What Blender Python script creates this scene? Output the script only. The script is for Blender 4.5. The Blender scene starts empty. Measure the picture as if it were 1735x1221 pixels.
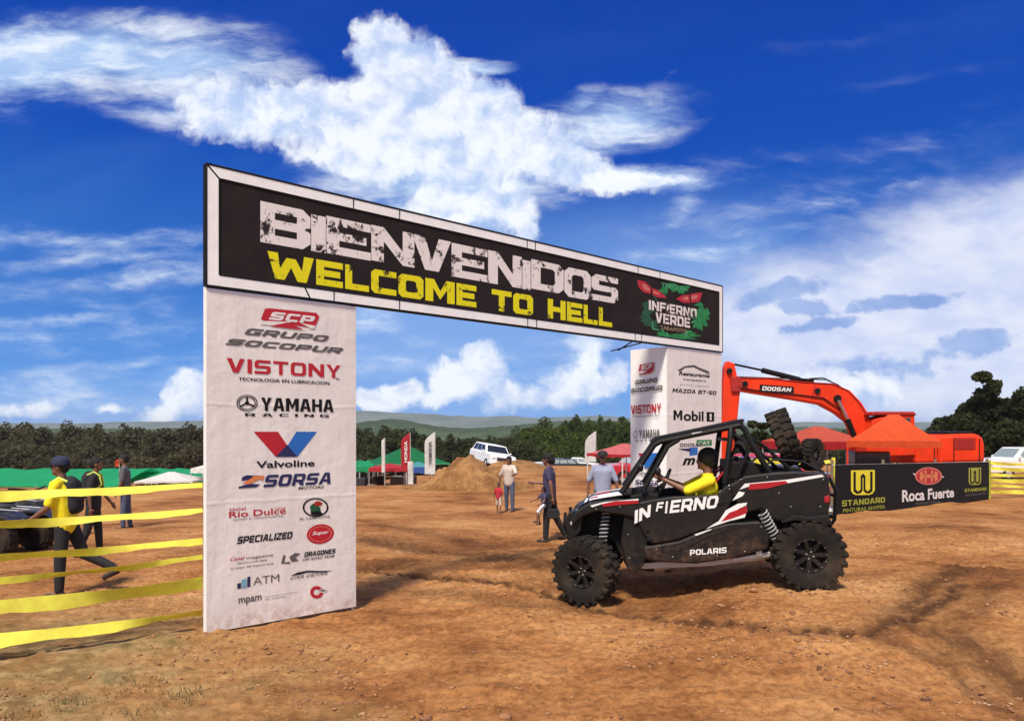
import bpy, bmesh, math, random
import numpy as np
from mathutils import Vector, Matrix, Euler
random.seed(7); RNG = np.random.default_rng(7)
R = math.radians
SC = bpy.context.scene
COL = SC.collection
# ------------------------------------------------------------------ camera
FPX, CX, HY, CAMZ = 1253.0, 867.5, 730.0, 1.9
cam = bpy.data.cameras.new('camera'); co = bpy.data.objects.new('camera', cam); COL.objects.link(co)
cam.sensor_width = 36; cam.lens = FPX / 1735 * 36; cam.shift_y = (HY - 610.5) / 1735
cam.clip_start = 0.1; cam.clip_end = 9000
co.location = (0, 0, CAMZ); co.rotation_euler = (R(90), 0, 0); SC.camera = co
# ------------------------------------------------------------------ light
SUN_EL = 57.0; sh = Vector((-0.32, -0.95)).normalized()
sdir = Vector((sh.x * math.cos(R(SUN_EL)), sh.y * math.cos(R(SUN_EL)), math.sin(R(SUN_EL))))
sun = bpy.data.lights.new('sun', 'SUN'); sun.energy = 4.7; sun.angle = R(9); sun.color = (1, .90, .77)
so = bpy.data.objects.new('sun', sun); COL.objects.link(so); so.location = (0, 0, 40)
so.rotation_euler = (-sdir).to_track_quat('-Z', 'Y').to_euler()
SC.view_settings.view_transform = 'Standard'; SC.view_settings.look = 'None'
SC.view_settings.gamma = 1; SC.view_settings.use_curve_mapping = False; SC.view_settings.exposure = 0.15
SC.render.engine = 'CYCLES'; SC.cycles.use_denoising = True; SC.cycles.max_bounces = 5
SC.cycles.transparent_max_bounces = 6

# ------------------------------------------------------------------ node helper
class NT:
    def __init__(s, tree): s.t = tree; s.n = tree.nodes; s.l = tree.links
    def node(s, typ, **kw):
        n = s.n.new(typ)
        for k, v in kw.items(): setattr(n, k, v)
        return n
    def put(s, sock, v):
        if isinstance(v, bpy.types.NodeSocket): s.l.new(v, sock)
        elif v is not None:
            if hasattr(sock.default_value, '__len__') and not hasattr(v, '__len__'): v = (v,) * len(sock.default_value)
            if hasattr(v, '__len__') and len(sock.default_value) == 4 and len(v) == 3: v = (*v, 1)
            sock.default_value = v
    def m(s, op, a, b=None, c=None, clamp=False):
        n = s.node('ShaderNodeMath', operation=op, use_clamp=clamp)
        for i, v in enumerate((a, b, c)):
            if v is not None: s.put(n.inputs[i], v)
        return n.outputs[0]
    def vm(s, op, a, b=None):
        n = s.node('ShaderNodeVectorMath', operation=op)
        s.put(n.inputs[0], a)
        if b is not None: s.put(n.inputs[1], b)
        return n.outputs[0]
    def noise(s, vec, scale, detail=4, rough=.5, dist=0, out='Fac', dim='3D'):
        n = s.node('ShaderNodeTexNoise', noise_dimensions=dim)
        if vec is not None: s.put(n.inputs['Vector'], vec)
        n.inputs['Scale'].default_value = scale; n.inputs['Detail'].default_value = detail
        n.inputs['Roughness'].default_value = rough; n.inputs['Distortion'].default_value = dist
        return n.outputs[out]
    def step(s, v, a, b, to0=0., to1=1.):
        n = s.node('ShaderNodeMapRange', interpolation_type='SMOOTHSTEP')
        s.put(n.inputs['Value'], v); n.inputs['From Min'].default_value = a; n.inputs['From Max'].default_value = b
        n.inputs['To Min'].default_value = to0; n.inputs['To Max'].default_value = to1
        return n.outputs['Result']
    def mix(s, f, a, b, typ='MIX'):
        n = s.node('ShaderNodeMix', data_type='RGBA', blend_type=typ)
        s.put(n.inputs[0], f); s.put(n.inputs[6], a); s.put(n.inputs[7], b)
        return n.outputs[2]
    def ramp(s, f, stops):
        n = s.node('ShaderNodeValToRGB'); cr = n.color_ramp
        while len(cr.elements) < len(stops): cr.elements.new(.5)
        for e, (p, c) in zip(cr.elements, stops): e.position = p; e.color = (*c, 1)
        s.put(n.inputs[0], f); return n.outputs[0]
    def mapping(s, vec, loc=(0, 0, 0), rot=(0, 0, 0), scale=(1, 1, 1), typ='POINT'):
        n = s.node('ShaderNodeMapping', vector_type=typ)
        s.put(n.inputs['Vector'], vec); n.inputs['Location'].default_value = loc
        n.inputs['Rotation'].default_value = rot; n.inputs['Scale'].default_value = scale
        return n.outputs[0]

# ------------------------------------------------------------------ sky
def ae(px, py):
    return (px - CX) / FPX * 57.2958, (HY - py) / FPX * 57.2958
def make_world():
    w = bpy.data.worlds.new('World'); SC.world = w; w.use_nodes = True
    T = NT(w.node_tree); T.n.clear()
    out = T.node('ShaderNodeOutputWorld'); bg = T.node('ShaderNodeBackground')
    sky = T.node('ShaderNodeTexSky', sky_type='NISHITA'); sky.sun_disc = False
    sky.sun_elevation = R(SUN_EL); sky.sun_rotation = math.atan2(sdir.x, sdir.y)
    sky.air_density = 1.0; sky.dust_density = .6; sky.ozone_density = 4
    tc = T.node('ShaderNodeTexCoord').outputs['Generated']
    sep = T.node('ShaderNodeSeparateXYZ'); T.put(sep.inputs[0], tc)
    az = T.m('MULTIPLY', T.m('ARCTAN2', sep.outputs[0], sep.outputs[1]), 57.2958)
    el = T.m('MULTIPLY', T.m('ARCSINE', sep.outputs[2]), 57.2958)
    fy = T.m('MAXIMUM', sep.outputs[1], .12)   # tangent-plane directions round north, so that flat cloud decks stay level
    comb = T.node('ShaderNodeCombineXYZ'); T.put(comb.inputs[0], T.m('MULTIPLY', T.m('DIVIDE', sep.outputs[0], fy), 57.2958)); T.put(comb.inputs[1], T.m('MULTIPLY', T.m('DIVIDE', sep.outputs[2], fy), 57.2958))
    P = comb.outputs[0]
    def warp(v, scale, amp, detail=5, rough=.55, sx=1.):
        n = T.noise(T.mapping(v, scale=(sx, 1, 1)), scale, detail, rough, out='Color')
        return T.vm('ADD', v, T.vm('MULTIPLY', T.vm('SUBTRACT', n, (.5, .5, .5)), (amp, amp, 0)))
    def blobs(vec, lst):
        acc = None
        for (px, py, rx, ry, rot, wt) in lst:
            a, e = ae(px, py); a1, _ = ae(px + rx, py); a0, _ = ae(px - rx, py); _, e1 = ae(px, py - ry); _, e0 = ae(px, py + ry)
            ra, re = abs(a1 - a0) / 2, abs(e1 - e0) / 2
            mp = T.mapping(vec, loc=(a, e, 0), rot=(0, 0, R(rot)), scale=(ra * 1.5, re * 1.5, 1), typ='TEXTURE')
            g = T.node('ShaderNodeTexGradient', gradient_type='SPHERICAL'); T.put(g.inputs[0], mp)
            g2 = T.m('MULTIPLY', g.outputs['Fac'], wt) if wt != 1 else g.outputs['Fac']
            acc = g2 if acc is None else T.m('SMOOTH_MAX', acc, g2, .05)
        return acc
    # clear sky: the Nishita sky graded to the deep polarised blue of the picture
    t = T.m('DIVIDE', el, 40., clamp=True)
    grade = T.ramp(t, [(0, (.13, .36, .78)), (.14, (.075, .26, .70)), (.30, (.018, .145, .56)), (.50, (.0005, .072, .47)), (.72, (.0001, .052, .41)), (1, (.0001, .040, .34))])
    lum = T.node('ShaderNodeRGBToBW'); T.put(lum.inputs[0], sky.outputs[0])
    k = T.m('ADD', T.m('MULTIPLY', T.m('MULTIPLY', lum.outputs[0], .1), .25), .86)
    blue = T.mix(1., grade, T.vm('MULTIPLY', T.vm('ADD', (0, 0, 0), k), (1, 1, 1)), 'MULTIPLY')
    blue = T.mix(.006, blue, T.vm('MULTIPLY', sky.outputs[0], (.1, .1, .1)))
    # thin veils of cirrus everywhere
    cv = warp(T.mapping(P, rot=(0, 0, R(-14))), .05, 9, 4)
    cir = T.noise(T.mapping(cv, scale=(.30, 1.2, 1)), .085, 6, .52)
    cirf = T.noise(T.mapping(P, rot=(0, 0, R(-10)), scale=(.25, 1.6, 1)), .35, 6, .55)
    veil = T.m('MULTIPLY', T.step(cir, .47, .80), T.m('ADD', .35, T.m('MULTIPLY', cirf, .75)))
    c0 = T.mix(T.m('MULTIPLY', T.m('MULTIPLY', veil, T.step(el, 30, 10, .1, 1)), .40), blue, (.25, .46, .88))
    pale = blobs(P, [(760, 570, 290, 170, 0, 1.), (1150, 470, 300, 130, 0, .7), (200, 690, 500, 60, 0, .5)])
    c0 = T.mix(T.m('MULTIPLY', T.step(pale, .0, .8), .62), c0, (.27, .45, .82))
    # soft wispy cloud areas (placed by direction)
    Pw = warp(P, .10, 4.5, 6, .6, .5)
    soft = blobs(Pw, [(60, 88, 310, 62, 2, 1.2), (290, 105, 210, 56, -4, .95), (20, 120, 140, 40, 0, .9), (330, 60, 150, 36, 0, .42), (130, 150, 260, 30, 2, .45), (10, 190, 60, 26, 0, .4),
                      (300, 190, 130, 24, -4, .55), (1040, 205, 130, 50, 12, .85), (990, 175, 50, 26, 30, .6), (800, 106, 70, 17, -6, .9), (430, 185, 210, 44, -4, .8), (1080, 300, 150, 22, -3, .8),
                      (760, 300, 230, 56, 0, .95), (720, 350, 140, 60, 0, .75), (820, 360, 90, 60, -20, .85), (600, 310, 120, 36, 0, .5), (640, 320, 60, 20, 10, .4),
                      (150, 415, 380, 26, 0, .42), (280, 470, 260, 22, 4, .40), (100, 505, 300, 20, -3, .34), (60, 575, 260, 30, 0, .36), (250, 560, 200, 26, 6, .38), (60, 670, 200, 40, 12, .55), (200, 690, 160, 26, 6, .5), (300, 640, 90, 40, 20, .4),
                      (620, 540, 70, 40, 0, .6), (700, 610, 190, 40, 0, .40), (900, 600, 150, 40, 0, .30), (995, 590, 40, 60, 0, .6), (940, 650, 150, 40, 0, .5),
                      (1160, 340, 60, 26, 40, .35), (1450, 55, 260, 30, 8, .13), (1560, 125, 330, 18, 6, .12), (1135, 120, 22, 6, 60, .25), (1400, 340, 420, 60, 10, .26), (1250, 280, 300, 40, 6, .18), (1550, 230, 300, 50, 14, .18), (1250, 410, 260, 30, 12, .42), (180, 445, 330, 16, 4, .4), (90, 540, 240, 14, 2, .4), (250, 610, 180, 16, 8, .38)])
    sf = T.noise(T.mapping(Pw, rot=(0, 0, R(-12)), scale=(.38, 1.35, 1)), .36, 9, .62)
    softd = T.step(T.m('ADD', soft, T.m('MULTIPLY', T.m('MULTIPLY', T.m('SUBTRACT', sf, .5), 1.1), T.step(soft, .0, .25))), .06, .85)
    c1 = T.mix(T.m('MULTIPLY', softd, .93), c0, T.mix(T.step(sf, .40, .66), (.40, .57, .86), (.82, .89, .97)))
    # big bright haze bank on the right with blue windows
    Ph = warp(P, .09, 3.5, 6, .6, .6)
    haze = blobs(Ph, [(1720, 460, 360, 140, 16, 1.1), (1480, 560, 330, 110, 0, 1.), (1700, 620, 280, 120, 0, 1.), (1300, 560, 170, 90, 0, .8), (1900, 560, 300, 220, 0, 1.),
                      (1330, 665, 150, 70, 0, 1.15), (2300, 600, 500, 260, 0, .9)])
    holes = blobs(warp(P, .30, 1.8, 7, .62, .8), [(1325, 498, 70, 17, 14, 1.), (1360, 520, 55, 14, -6, .9), (1530, 512, 90, 11, 5, .95), (1392, 548, 62, 11, 8, .8), (1655, 578, 62, 20, 6, .95), (1490, 620, 120, 22, 0, .55), (1610, 600, 70, 14, 0, .4)])
    hn = T.noise(T.mapping(Ph, scale=(.6, 1.2, 1)), .28, 8, .6)
    hzd = T.step(T.m('ADD', haze, T.m('MULTIPLY', T.m('MULTIPLY', T.m('SUBTRACT', hn, .5), .42), T.step(haze, 0, .2))), .0, .62)
    hd = T.m('MULTIPLY', T.step(T.m('ADD', holes, T.m('MULTIPLY', T.m('MULTIPLY', T.m('SUBTRACT', T.noise(P, .55, 7, .65), .5), 1.3), T.step(holes, 0, .25))), .10, .50), .72)
    hzd = T.m('MULTIPLY', hzd, T.m('SUBTRACT', 1, hd))
    hcol = T.mix(T.step(hn, .30, .66), (.56, .64, .87), (.77, .80, .91))
    c2 = T.mix(T.m('MULTIPLY', hzd, .92), T.mix(T.m('MULTIPLY', hd, .85), c1, T.mix(T.step(hn, .35, .62), (.15, .28, .62), (.30, .44, .76))), hcol)
    # cumulus with crisp billows
    Pc = warp(P, .16, 1.8, 4, .5)
    Pc = warp(Pc, .55, 1.5, 6, .60)
    cum = blobs(Pc, [(650, 95, 50, 66, 8, 1.1), (700, 120, 60, 60, 0, 1.0), (648, 60, 38, 26, 0, .8), (690, 170, 90, 80, 0, 1.15), (780, 185, 90, 58, -22, 1.1), (835, 190, 46, 44, 0, .95), (868, 205, 26, 30, 0, .7),
                     (760, 245, 200, 56, 0, 1.15), (590, 215, 140, 50, 0, .95), (480, 190, 130, 52, 0, .95), (400, 180, 110, 44, -10, .80), (360, 215, 60, 30, 0, .5), (540, 170, 70, 32, 0, .75), (620, 265, 150, 34, -8, .8), (930, 270, 130, 36, -14, 1.0), (1010, 297, 110, 24, -6, .9), (1100, 306, 80, 11, -2, .75),
                     (876, 366, 34, 42, -30, .95), (840, 335, 56, 40, 0, .9), (770, 345, 90, 44, 0, .75), (893, 388, 20, 20, 0, .8),
                     (815, 628, 40, 40, 0, 1.0), (822, 600, 18, 22, 0, .7), (775, 645, 46, 34, 0, .9), (740, 672, 40, 18, 0, .7), (690, 662, 40, 22, 0, .8), (640, 680, 46, 20, 0, .8), (850, 668, 40, 30, 0, .7), (1000, 615, 22, 32, 0, .7), (985, 650, 60, 28, 0, .85), (920, 672, 70, 22, 0, .7), (1040, 640, 30, 30, 0, .6),
                     (325, 665, 40, 36, 25, .95), (290, 690, 50, 18, 10, .7), (72, 690, 40, 20, 10, .6), (20, 700, 40, 12, 0, .5), (190, 690, 40, 10, 0, .5),
                     (1482, 668, 44, 32, 0, .9), (1345, 668, 105, 36, 0, 1.15), (1440, 695, 70, 20, 0, .6)])
    # further cloud cover round the rest of the sky, seen by nobody but lighting the place
    oth = T.noise(tc, 2.6, 6, .55)
    away = T.m('MAXIMUM', T.step(T.m('ABSOLUTE', az), 48, 70), T.step(el, 42, 60))
    othd = T.m('MULTIPLY', T.step(oth, .43, .60), away)
    bil = T.noise(Pc, .55, 9, .60)
    bil2 = T.noise(Pc, .16, 5, .5)
    lit = T.m('SUBTRACT', T.noise(Pc, .24, 6, .58), T.noise(T.vm('ADD', Pc, (-.5, 1.0, 0)), .24, 6, .58))
    cd = T.step(T.m('ADD', cum, T.m('MULTIPLY', T.m('MULTIPLY', T.m('SUBTRACT', bil, .5), .75), T.step(cum, .0, .18))), .12, .46)
    shade = T.step(T.m('ADD', T.m('ADD', T.m('MULTIPLY', bil2, .7), T.m('MULTIPLY', bil, .35)), T.m('MULTIPLY', lit, .95)), .30, .66)
    dense = T.step(cum, .25, .75)
    ccol = T.mix(shade, (.44, .57, .85), (.88, .92, .98))
    ccol = T.mix(T.m('MULTIPLY', dense, .0), ccol, (.5, .62, .85))
    c3 = T.mix(T.m('MULTIPLY', cd, .95), c2, ccol)
    c4 = T.mix(T.m('MULTIPLY', othd, .9), c3, (.82, .86, .92))
    gm = T.step(el, -1.2, -.2)
    c5 = T.mix(gm, (.20, .13, .07), c4)
    T.put(bg.inputs[0], c5); bg.inputs[1].default_value = 1.0
    T.l.new(bg.outputs[0], out.inputs[0])
    w.cycles.sampling_method = 'MANUAL'; w.cycles.sample_map_resolution = 512
make_world()

# ------------------------------------------------------------------ materials
def mat(name, col, rough=.6, metal=0., var=.12, vscale=6., bump=0., bscale=40., dirt=0., dirtcol=(.25, .14, .07), spec=.5, coat=0., trans=0., sheen=0.):
    m = bpy.data.materials.new(name); m.use_nodes = True; T = NT(m.node_tree)
    b = T.n['Principled BSDF']; tc = T.node('ShaderNodeTexCoord').outputs['Object']
    c = col
    if var:
        n = T.noise(tc, vscale, 5, .6)
        c = T.mix(T.step(n, .25, .75), tuple(v * (1 - var) for v in col), tuple(min(1, v * (1 + var)) for v in col))
    if dirt:
        geo = T.node('ShaderNodeTexCoord').outputs['Object']
        n2 = T.noise(geo, vscale * .7, 6, .7)
        c = T.mix(T.m('MULTIPLY', T.step(n2, .42, .72), dirt), c, dirtcol)
    T.put(b.inputs['Base Color'], c)
    b.inputs['Roughness'].default_value = rough; b.inputs['Metallic'].default_value = metal
    b.inputs['Specular IOR Level'].default_value = spec; b.inputs['Coat Weight'].default_value = coat
    if trans: b.inputs['Transmission Weight'].default_value = trans
    if bump:
        bn = T.node('ShaderNodeBump'); bn.inputs['Strength'].default_value = bump; bn.inputs['Distance'].default_value = .02
        T.put(bn.inputs['Height'], T.noise(tc, bscale, 5, .6)); T.l.new(bn.outputs[0], b.inputs['Normal'])
    return m
M = {}
M['white'] = mat('white_vinyl', (.92, .91, .88), .55, var=.04, bump=.25, bscale=2.5)
M['panel'] = mat('panel_canvas', (.81, .755, .71), .62, var=.06, vscale=1.2, bump=.55, bscale=2.2)  # the pinkish shade of the pillar fronts is put into this white
M['banner'] = mat('banner_black', (.022, .016, .016), .8, var=.2, vscale=3, spec=.15)
M['steel'] = mat('black_steel', (.006, .006, .006), .55, spec=.25)
M['plastic'] = mat('black_plastic', (.0065, .006, .006), .46, dirt=.05, vscale=3, spec=.22)
M['matte'] = mat('matte_black_plastic', (.005, .0045, .0045), .7, dirt=.04, vscale=3, spec=.15)
M['rubber'] = mat('tyre_rubber', (.016, .014, .012), .92, dirt=.65, vscale=5, dirtcol=(.085, .055, .034), spec=.25)
M['rim'] = mat('rim_black', (.012, .010, .009), .65, dirt=.35, vscale=8, dirtcol=(.06, .038, .024), spec=.2)
M['spring'] = mat('spring_grey', (.30, .31, .31), .45)
M['alu'] = mat('aluminium', (.55, .55, .53), .4, metal=.5)
M['decalw'] = mat('decal_white', (.78, .78, .76), .4, var=.03)
M['decalr'] = mat('decal_red', (.38, .008, .012), .4, var=.05)
M['skin'] = mat('brown_skin', (.19, .085, .050), .5, var=.06)
M['skin2'] = mat('tan_skin', (.26, .12, .065), .5, var=.06)
M['hair'] = mat('black_hair', (.006, .005, .005), .7, var=.3, vscale=30, bump=.8, bscale=80)
M['yshirt'] = mat('yellow_shirt', (.93, .74, .01), .8, bump=.5, bscale=9)
M['navy'] = mat('navy_cloth', (.020, .025, .06), .85, bump=.3, bscale=10)
M['dark'] = mat('dark_cloth', (.014, .014, .016), .85, bump=.3, bscale=10)
M['jeans'] = mat('denim', (.07, .09, .15), .85, bump=.3, bscale=10)
M['greycl'] = mat('grey_cloth', (.10, .10, .11), .85)
M['blues'] = mat('pale_blue_shirt', (.30, .33, .46), .8, bump=.6, bscale=8)
M['cream'] = mat('cream_cloth', (.55, .47, .40), .8)
M['redcl'] = mat('red_cloth', (.42, .02, .03), .8)
M['purple'] = mat('purple_cloth', (.05, .045, .10), .8, bump=.4, bscale=9)
M['hiviz'] = mat('hiviz', (.62, .75, .10), .6)
M['shoe'] = mat('dark_shoe', (.03, .022, .018), .7)
M['eye'] = mat('eye_dark', (.02, .015, .012), .3)
M['green'] = mat('green_tarp', (.010, .36, .13), .6, var=.1, vscale=.6, bump=.4, bscale=1.5)
M['dgreen'] = mat('dark_green_tarp', (.006, .17, .05), .6, bump=.4, bscale=1.5)
M['lgreen'] = mat('light_green_tarp', (.10, .48, .22), .6, bump=.4, bscale=1.5)
M['redt'] = mat('red_tarp', (.50, .025, .035), .6, bump=.4, bscale=1.5)
M['pinkt'] = mat('faded_red_tarp', (.62, .16, .16), .6, bump=.4, bscale=1.5)
M['oranget'] = mat('orange_tarp', (.72, .085, .010), .6, bump=.5, bscale=2)
M['salmon'] = mat('salmon_tarp', (.58, .10, .05), .6, bump=.5, bscale=2)  # sunlit tone of a tent roof, put into the colour
M['bluet'] = mat('blue_tarp', (.03, .08, .32), .6)
M['teal'] = mat('teal_tarp', (.08, .34, .36), .6)
M['whitet'] = mat('white_tarp', (.80, .80, .76), .6, bump=.3, bscale=2)
M['exc'] = mat('orange_red_paint', (.78, .040, .005), .55, var=.14, vscale=1.5, dirt=.30, dirtcol=(.34, .06, .02), spec=.25)
M['excd'] = mat('dark_red_paint', (.36, .015, .008), .45, var=.1)
M['glass'] = mat('dark_glass', (.02, .025, .03), .08, var=0, spec=.8)
M['glassb'] = mat('blue_glass', (.10, .12, .28), .15, var=0, spec=.8)
M['glassg'] = mat('pale_glass', (.24, .30, .30), .15, var=0, spec=.8)
M['carw'] = mat('white_car_paint', (.80, .80, .77), .3, var=.02, coat=.4)
M['carg'] = mat('grey_car_paint', (.22, .24, .26), .3, var=.03, coat=.4)
M['card'] = mat('dark_car_paint', (.03, .03, .035), .3, var=.03, coat=.4)
M['carr'] = mat('red_car_paint', (.50, .03, .04), .3, var=.03, coat=.4)
M['chrome'] = mat('chrome', (.6, .6, .6), .2, metal=1, var=0)
M['lens'] = mat('headlight_lens', (.75, .75, .72), .15, var=0)
M['ytape'] = mat('yellow_tape', (.93, .80, .09), .5, var=.22, vscale=3.5, spec=.4, bump=.4, bscale=4)
M['yprint'] = mat('yellow_print', (.84, .74, .02), .5, var=.06)
M['gprint'] = mat('olive_print', (.36, .38, .03), .6, var=.25, vscale=14)
M['blackp'] = mat('black_print', (.011, .010, .011), .75, var=.1, spec=.15)
M['greyp'] = mat('grey_print', (.10, .09, .085), .6, var=.3, vscale=20)
M['redp'] = mat('red_print', (.48, .008, .020), .55, var=.06)
M['bluep'] = mat('blue_print', (.015, .14, .50), .55, var=.06)
M['navyp'] = mat('navy_print', (.015, .018, .09), .55, var=.06)
M['orangep'] = mat('orange_print', (.72, .22, .07), .55, var=.1)
M['lbluep'] = mat('light_blue_print', (.20, .42, .55), .55, var=.1)
M['greenp'] = mat('green_print', (.01, .22, .05), .6, var=.35, vscale=9)
M['dgreenp'] = mat('deep_green_print', (.008, .075, .03), .6, var=.4, vscale=9)
M['tanp'] = mat('tan_print', (.30, .22, .11), .6, var=.2, vscale=9)
M['pinkp'] = mat('pale_red_print', (.62, .18, .13), .6, var=.2, vscale=9)
M['wprint'] = mat('white_print', (.78, .74, .72), .6, var=.06)
M['bark'] = mat('bark', (.09, .065, .045), .9, bump=.8, bscale=12)
M['wood'] = mat('weathered_wood', (.20, .14, .09), .85, bump=.5)
def dusty(name, col, dust=(.17, .095, .05), amt=.62, top=.85, rough=.35, coat=.25):
    m = mat(name, col, rough, var=.1, vscale=3, spec=.3, coat=coat); T = NT(m.node_tree); b = T.n['Principled BSDF']
    tc = T.node('ShaderNodeTexCoord').outputs['Object']; sp = T.node('ShaderNodeSeparateXYZ'); T.put(sp.inputs[0], tc)
    n = T.m('MULTIPLY', T.step(T.noise(tc, 9, 8, .7), .40, .75), T.m('ADD', T.step(sp.outputs[2], top, .25), .10))
    src = b.inputs['Base Color'].links[0].from_socket; T.put(b.inputs['Base Color'], T.mix(T.m('MULTIPLY', n, amt), src, dust))
    T.put(b.inputs['Roughness'], T.m('ADD', rough, T.m('MULTIPLY', T.noise(tc, 14, 6, .65), .35))); b.inputs['Coat Roughness'].default_value = .18
    return m
M['plastic'] = dusty('dusty_black_plastic', (.0065, .006, .006)); M['matte'] = dusty('dusty_matte_black', (.005, .0045, .0045), rough=.55, coat=0., amt=.35)
def grunge(name, col, back, thr=.40):
    m = bpy.data.materials.new(name); m.use_nodes = True; T = NT(m.node_tree); b = T.n['Principled BSDF']
    tc = T.node('ShaderNodeTexCoord').outputs['Object']
    n = T.noise(tc, 5.5, 9, .72, .4); n3 = T.noise(T.mapping(tc, scale=(1, 1, .25)), 13., 6, .7)
    f = T.m('MULTIPLY', T.step(n, thr - .035, thr + .02), T.step(n3, .33, .37))
    n4 = T.noise(tc, 20, 4, .6)
    T.put(b.inputs['Base Color'], T.mix(f, back, T.mix(n4, tuple(v * .84 for v in col), col)))
    b.inputs['Roughness'].default_value = .7; b.inputs['Specular IOR Level'].default_value = .25
    return m
M['gwhite'] = grunge('scuffed_white_print', (.87, .80, .77), (.022, .016, .016), .435)
M['gyellow'] = grunge('scuffed_yellow_print', (.84, .76, .01), (.022, .016, .016), .415)
def translucent(m, f):
    T = NT(m.node_tree); b = T.n['Principled BSDF']; out = [n for n in T.n if n.type == 'OUTPUT_MATERIAL'][0]
    tr = T.node('ShaderNodeBsdfTranslucent'); T.l.new(b.inputs['Base Color'].links[0].from_socket, tr.inputs[0]); mx = T.node('ShaderNodeMixShader'); mx.inputs[0].default_value = f
    T.l.new(b.outputs[0], mx.inputs[1]); T.l.new(tr.outputs[0], mx.inputs[2]); T.l.new(mx.outputs[0], out.inputs[0])
for k_ in ('ytape', 'green', 'dgreen', 'lgreen', 'redt', 'pinkt', 'oranget', 'salmon', 'whitet', 'teal'): translucent(M[k_], .14 if k_ == 'ytape' else .35)
def creases(m, zs):
    T = NT(m.node_tree); b = T.n['Principled BSDF']; tc = T.node('ShaderNodeTexCoord').outputs['Object']; sp = T.node('ShaderNodeSeparateXYZ'); T.put(sp.inputs[0], tc)
    bn = [n for n in T.n if n.type == 'BUMP'][0]; h = bn.inputs['Height'].links[0].from_socket
    wav = T.m('MULTIPLY', T.m('SUBTRACT', T.noise(T.mapping(tc, scale=(1, 1, .15)), 5, 3), .5), .05)
    for z in zs: h = T.m('ADD', h, T.m('MULTIPLY', T.step(T.m('ABSOLUTE', T.m('SUBTRACT', T.m('ADD', sp.outputs[2], wav), z)), .03, 0), .11))
    # long diagonal drag folds
    h = T.m('ADD', h, T.m('MULTIPLY', T.noise(T.mapping(tc, rot=(0, R(28), 0), scale=(1, 1, .22)), 4.5, 3, .5), .9))
    T.l.new(h, bn.inputs['Height']); bn.inputs['Distance'].default_value = .03
    # mud splashed up from the ground onto the foot of the cloth
    n = T.noise(tc, 14, 7, .7); n2 = T.noise(tc, 2.5, 4, .6); ht = T.m('ADD', .05, T.m('MULTIPLY', n2, .42))
    f = T.m('MULTIPLY', T.step(T.m('DIVIDE', sp.outputs[2], ht), 1.0, .05), T.step(n, .40, .62)); src = b.inputs['Base Color'].links[0].from_socket
    st = T.m('MULTIPLY', T.step(T.noise(T.mapping(tc, scale=(1, 1, .2)), 3.2, 5, .6), .52, .75), .16)
    T.put(b.inputs['Base Color'], T.mix(T.m('MULTIPLY', f, .55), T.mix(st, src, (.45, .38, .32)), (.36, .19, .10)))
creases(M['panel'], (1.22, 2.15)); creases(M['white'], (1.22, 2.15))
def leafmat(name, a, b_, sc=.35):
    m = bpy.data.materials.new(name); m.use_nodes = True; T = NT(m.node_tree); b = T.n['Principled BSDF']
    oi = T.node('ShaderNodeTexCoord').outputs['Object']
    n = T.noise(oi, sc, 4, .6); n2 = T.noise(oi, 4., 2, .5)
    T.put(b.inputs['Base Color'], T.mix(T.step(T.m('ADD', T.m('MULTIPLY', n, .7), T.m('MULTIPLY', n2, .3)), .35, .65), a, b_))
    b.inputs['Roughness'].default_value = .75; b.inputs['Specular IOR Level'].default_value = .1
    translucent(m, .45); return m
M['leafd'] = leafmat('dark_foliage', (.034, .042, .016), (.080, .088, .034), .3)
M['leafb'] = leafmat('brown_green_foliage', (.070, .064, .034), (.125, .112, .058), .08)
M['leafg'] = leafmat('olive_foliage', (.040, .060, .010), (.095, .125, .022), .05)
M['leafh'] = leafmat('hill_foliage', (.05, .075, .045), (.09, .12, .07), .01)
M['grass'] = leafmat('dry_grass', (.10, .095, .035), (.24, .19, .09), 2.)

# ------------------------------------------------------------------ terrain
def _hash(ix, iy, s):
    h = (ix.astype(np.int64) * 374761393 + iy.astype(np.int64) * 668265263 + s * 974634777) & 0x7fffffff
    h = ((h ^ (h >> 13)) * 1274126177) & 0x7fffffff
    return ((h ^ (h >> 16)) & 0xffff) / 65535.0
def vnoise(x, y, s=0):
    ix = np.floor(x); iy = np.floor(y); fx = x - ix; fy = y - iy
    fx = fx * fx * (3 - 2 * fx); fy = fy * fy * (3 - 2 * fy)
    a = _hash(ix, iy, s); b = _hash(ix + 1, iy, s); c = _hash(ix, iy + 1, s); d = _hash(ix + 1, iy + 1, s)
    return (a * (1 - fx) + b * fx) * (1 - fy) + (c * (1 - fx) + d * fx) * fy
def fbm(x, y, o=4, s=0, r=.5):
    t = 0; a = 1; n = 0
    for i in range(o): t = t + a * vnoise(x * 2 ** i + 17 * i, y * 2 ** i - 9 * i, s + i); n += a; a *= r
    return t / n
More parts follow.
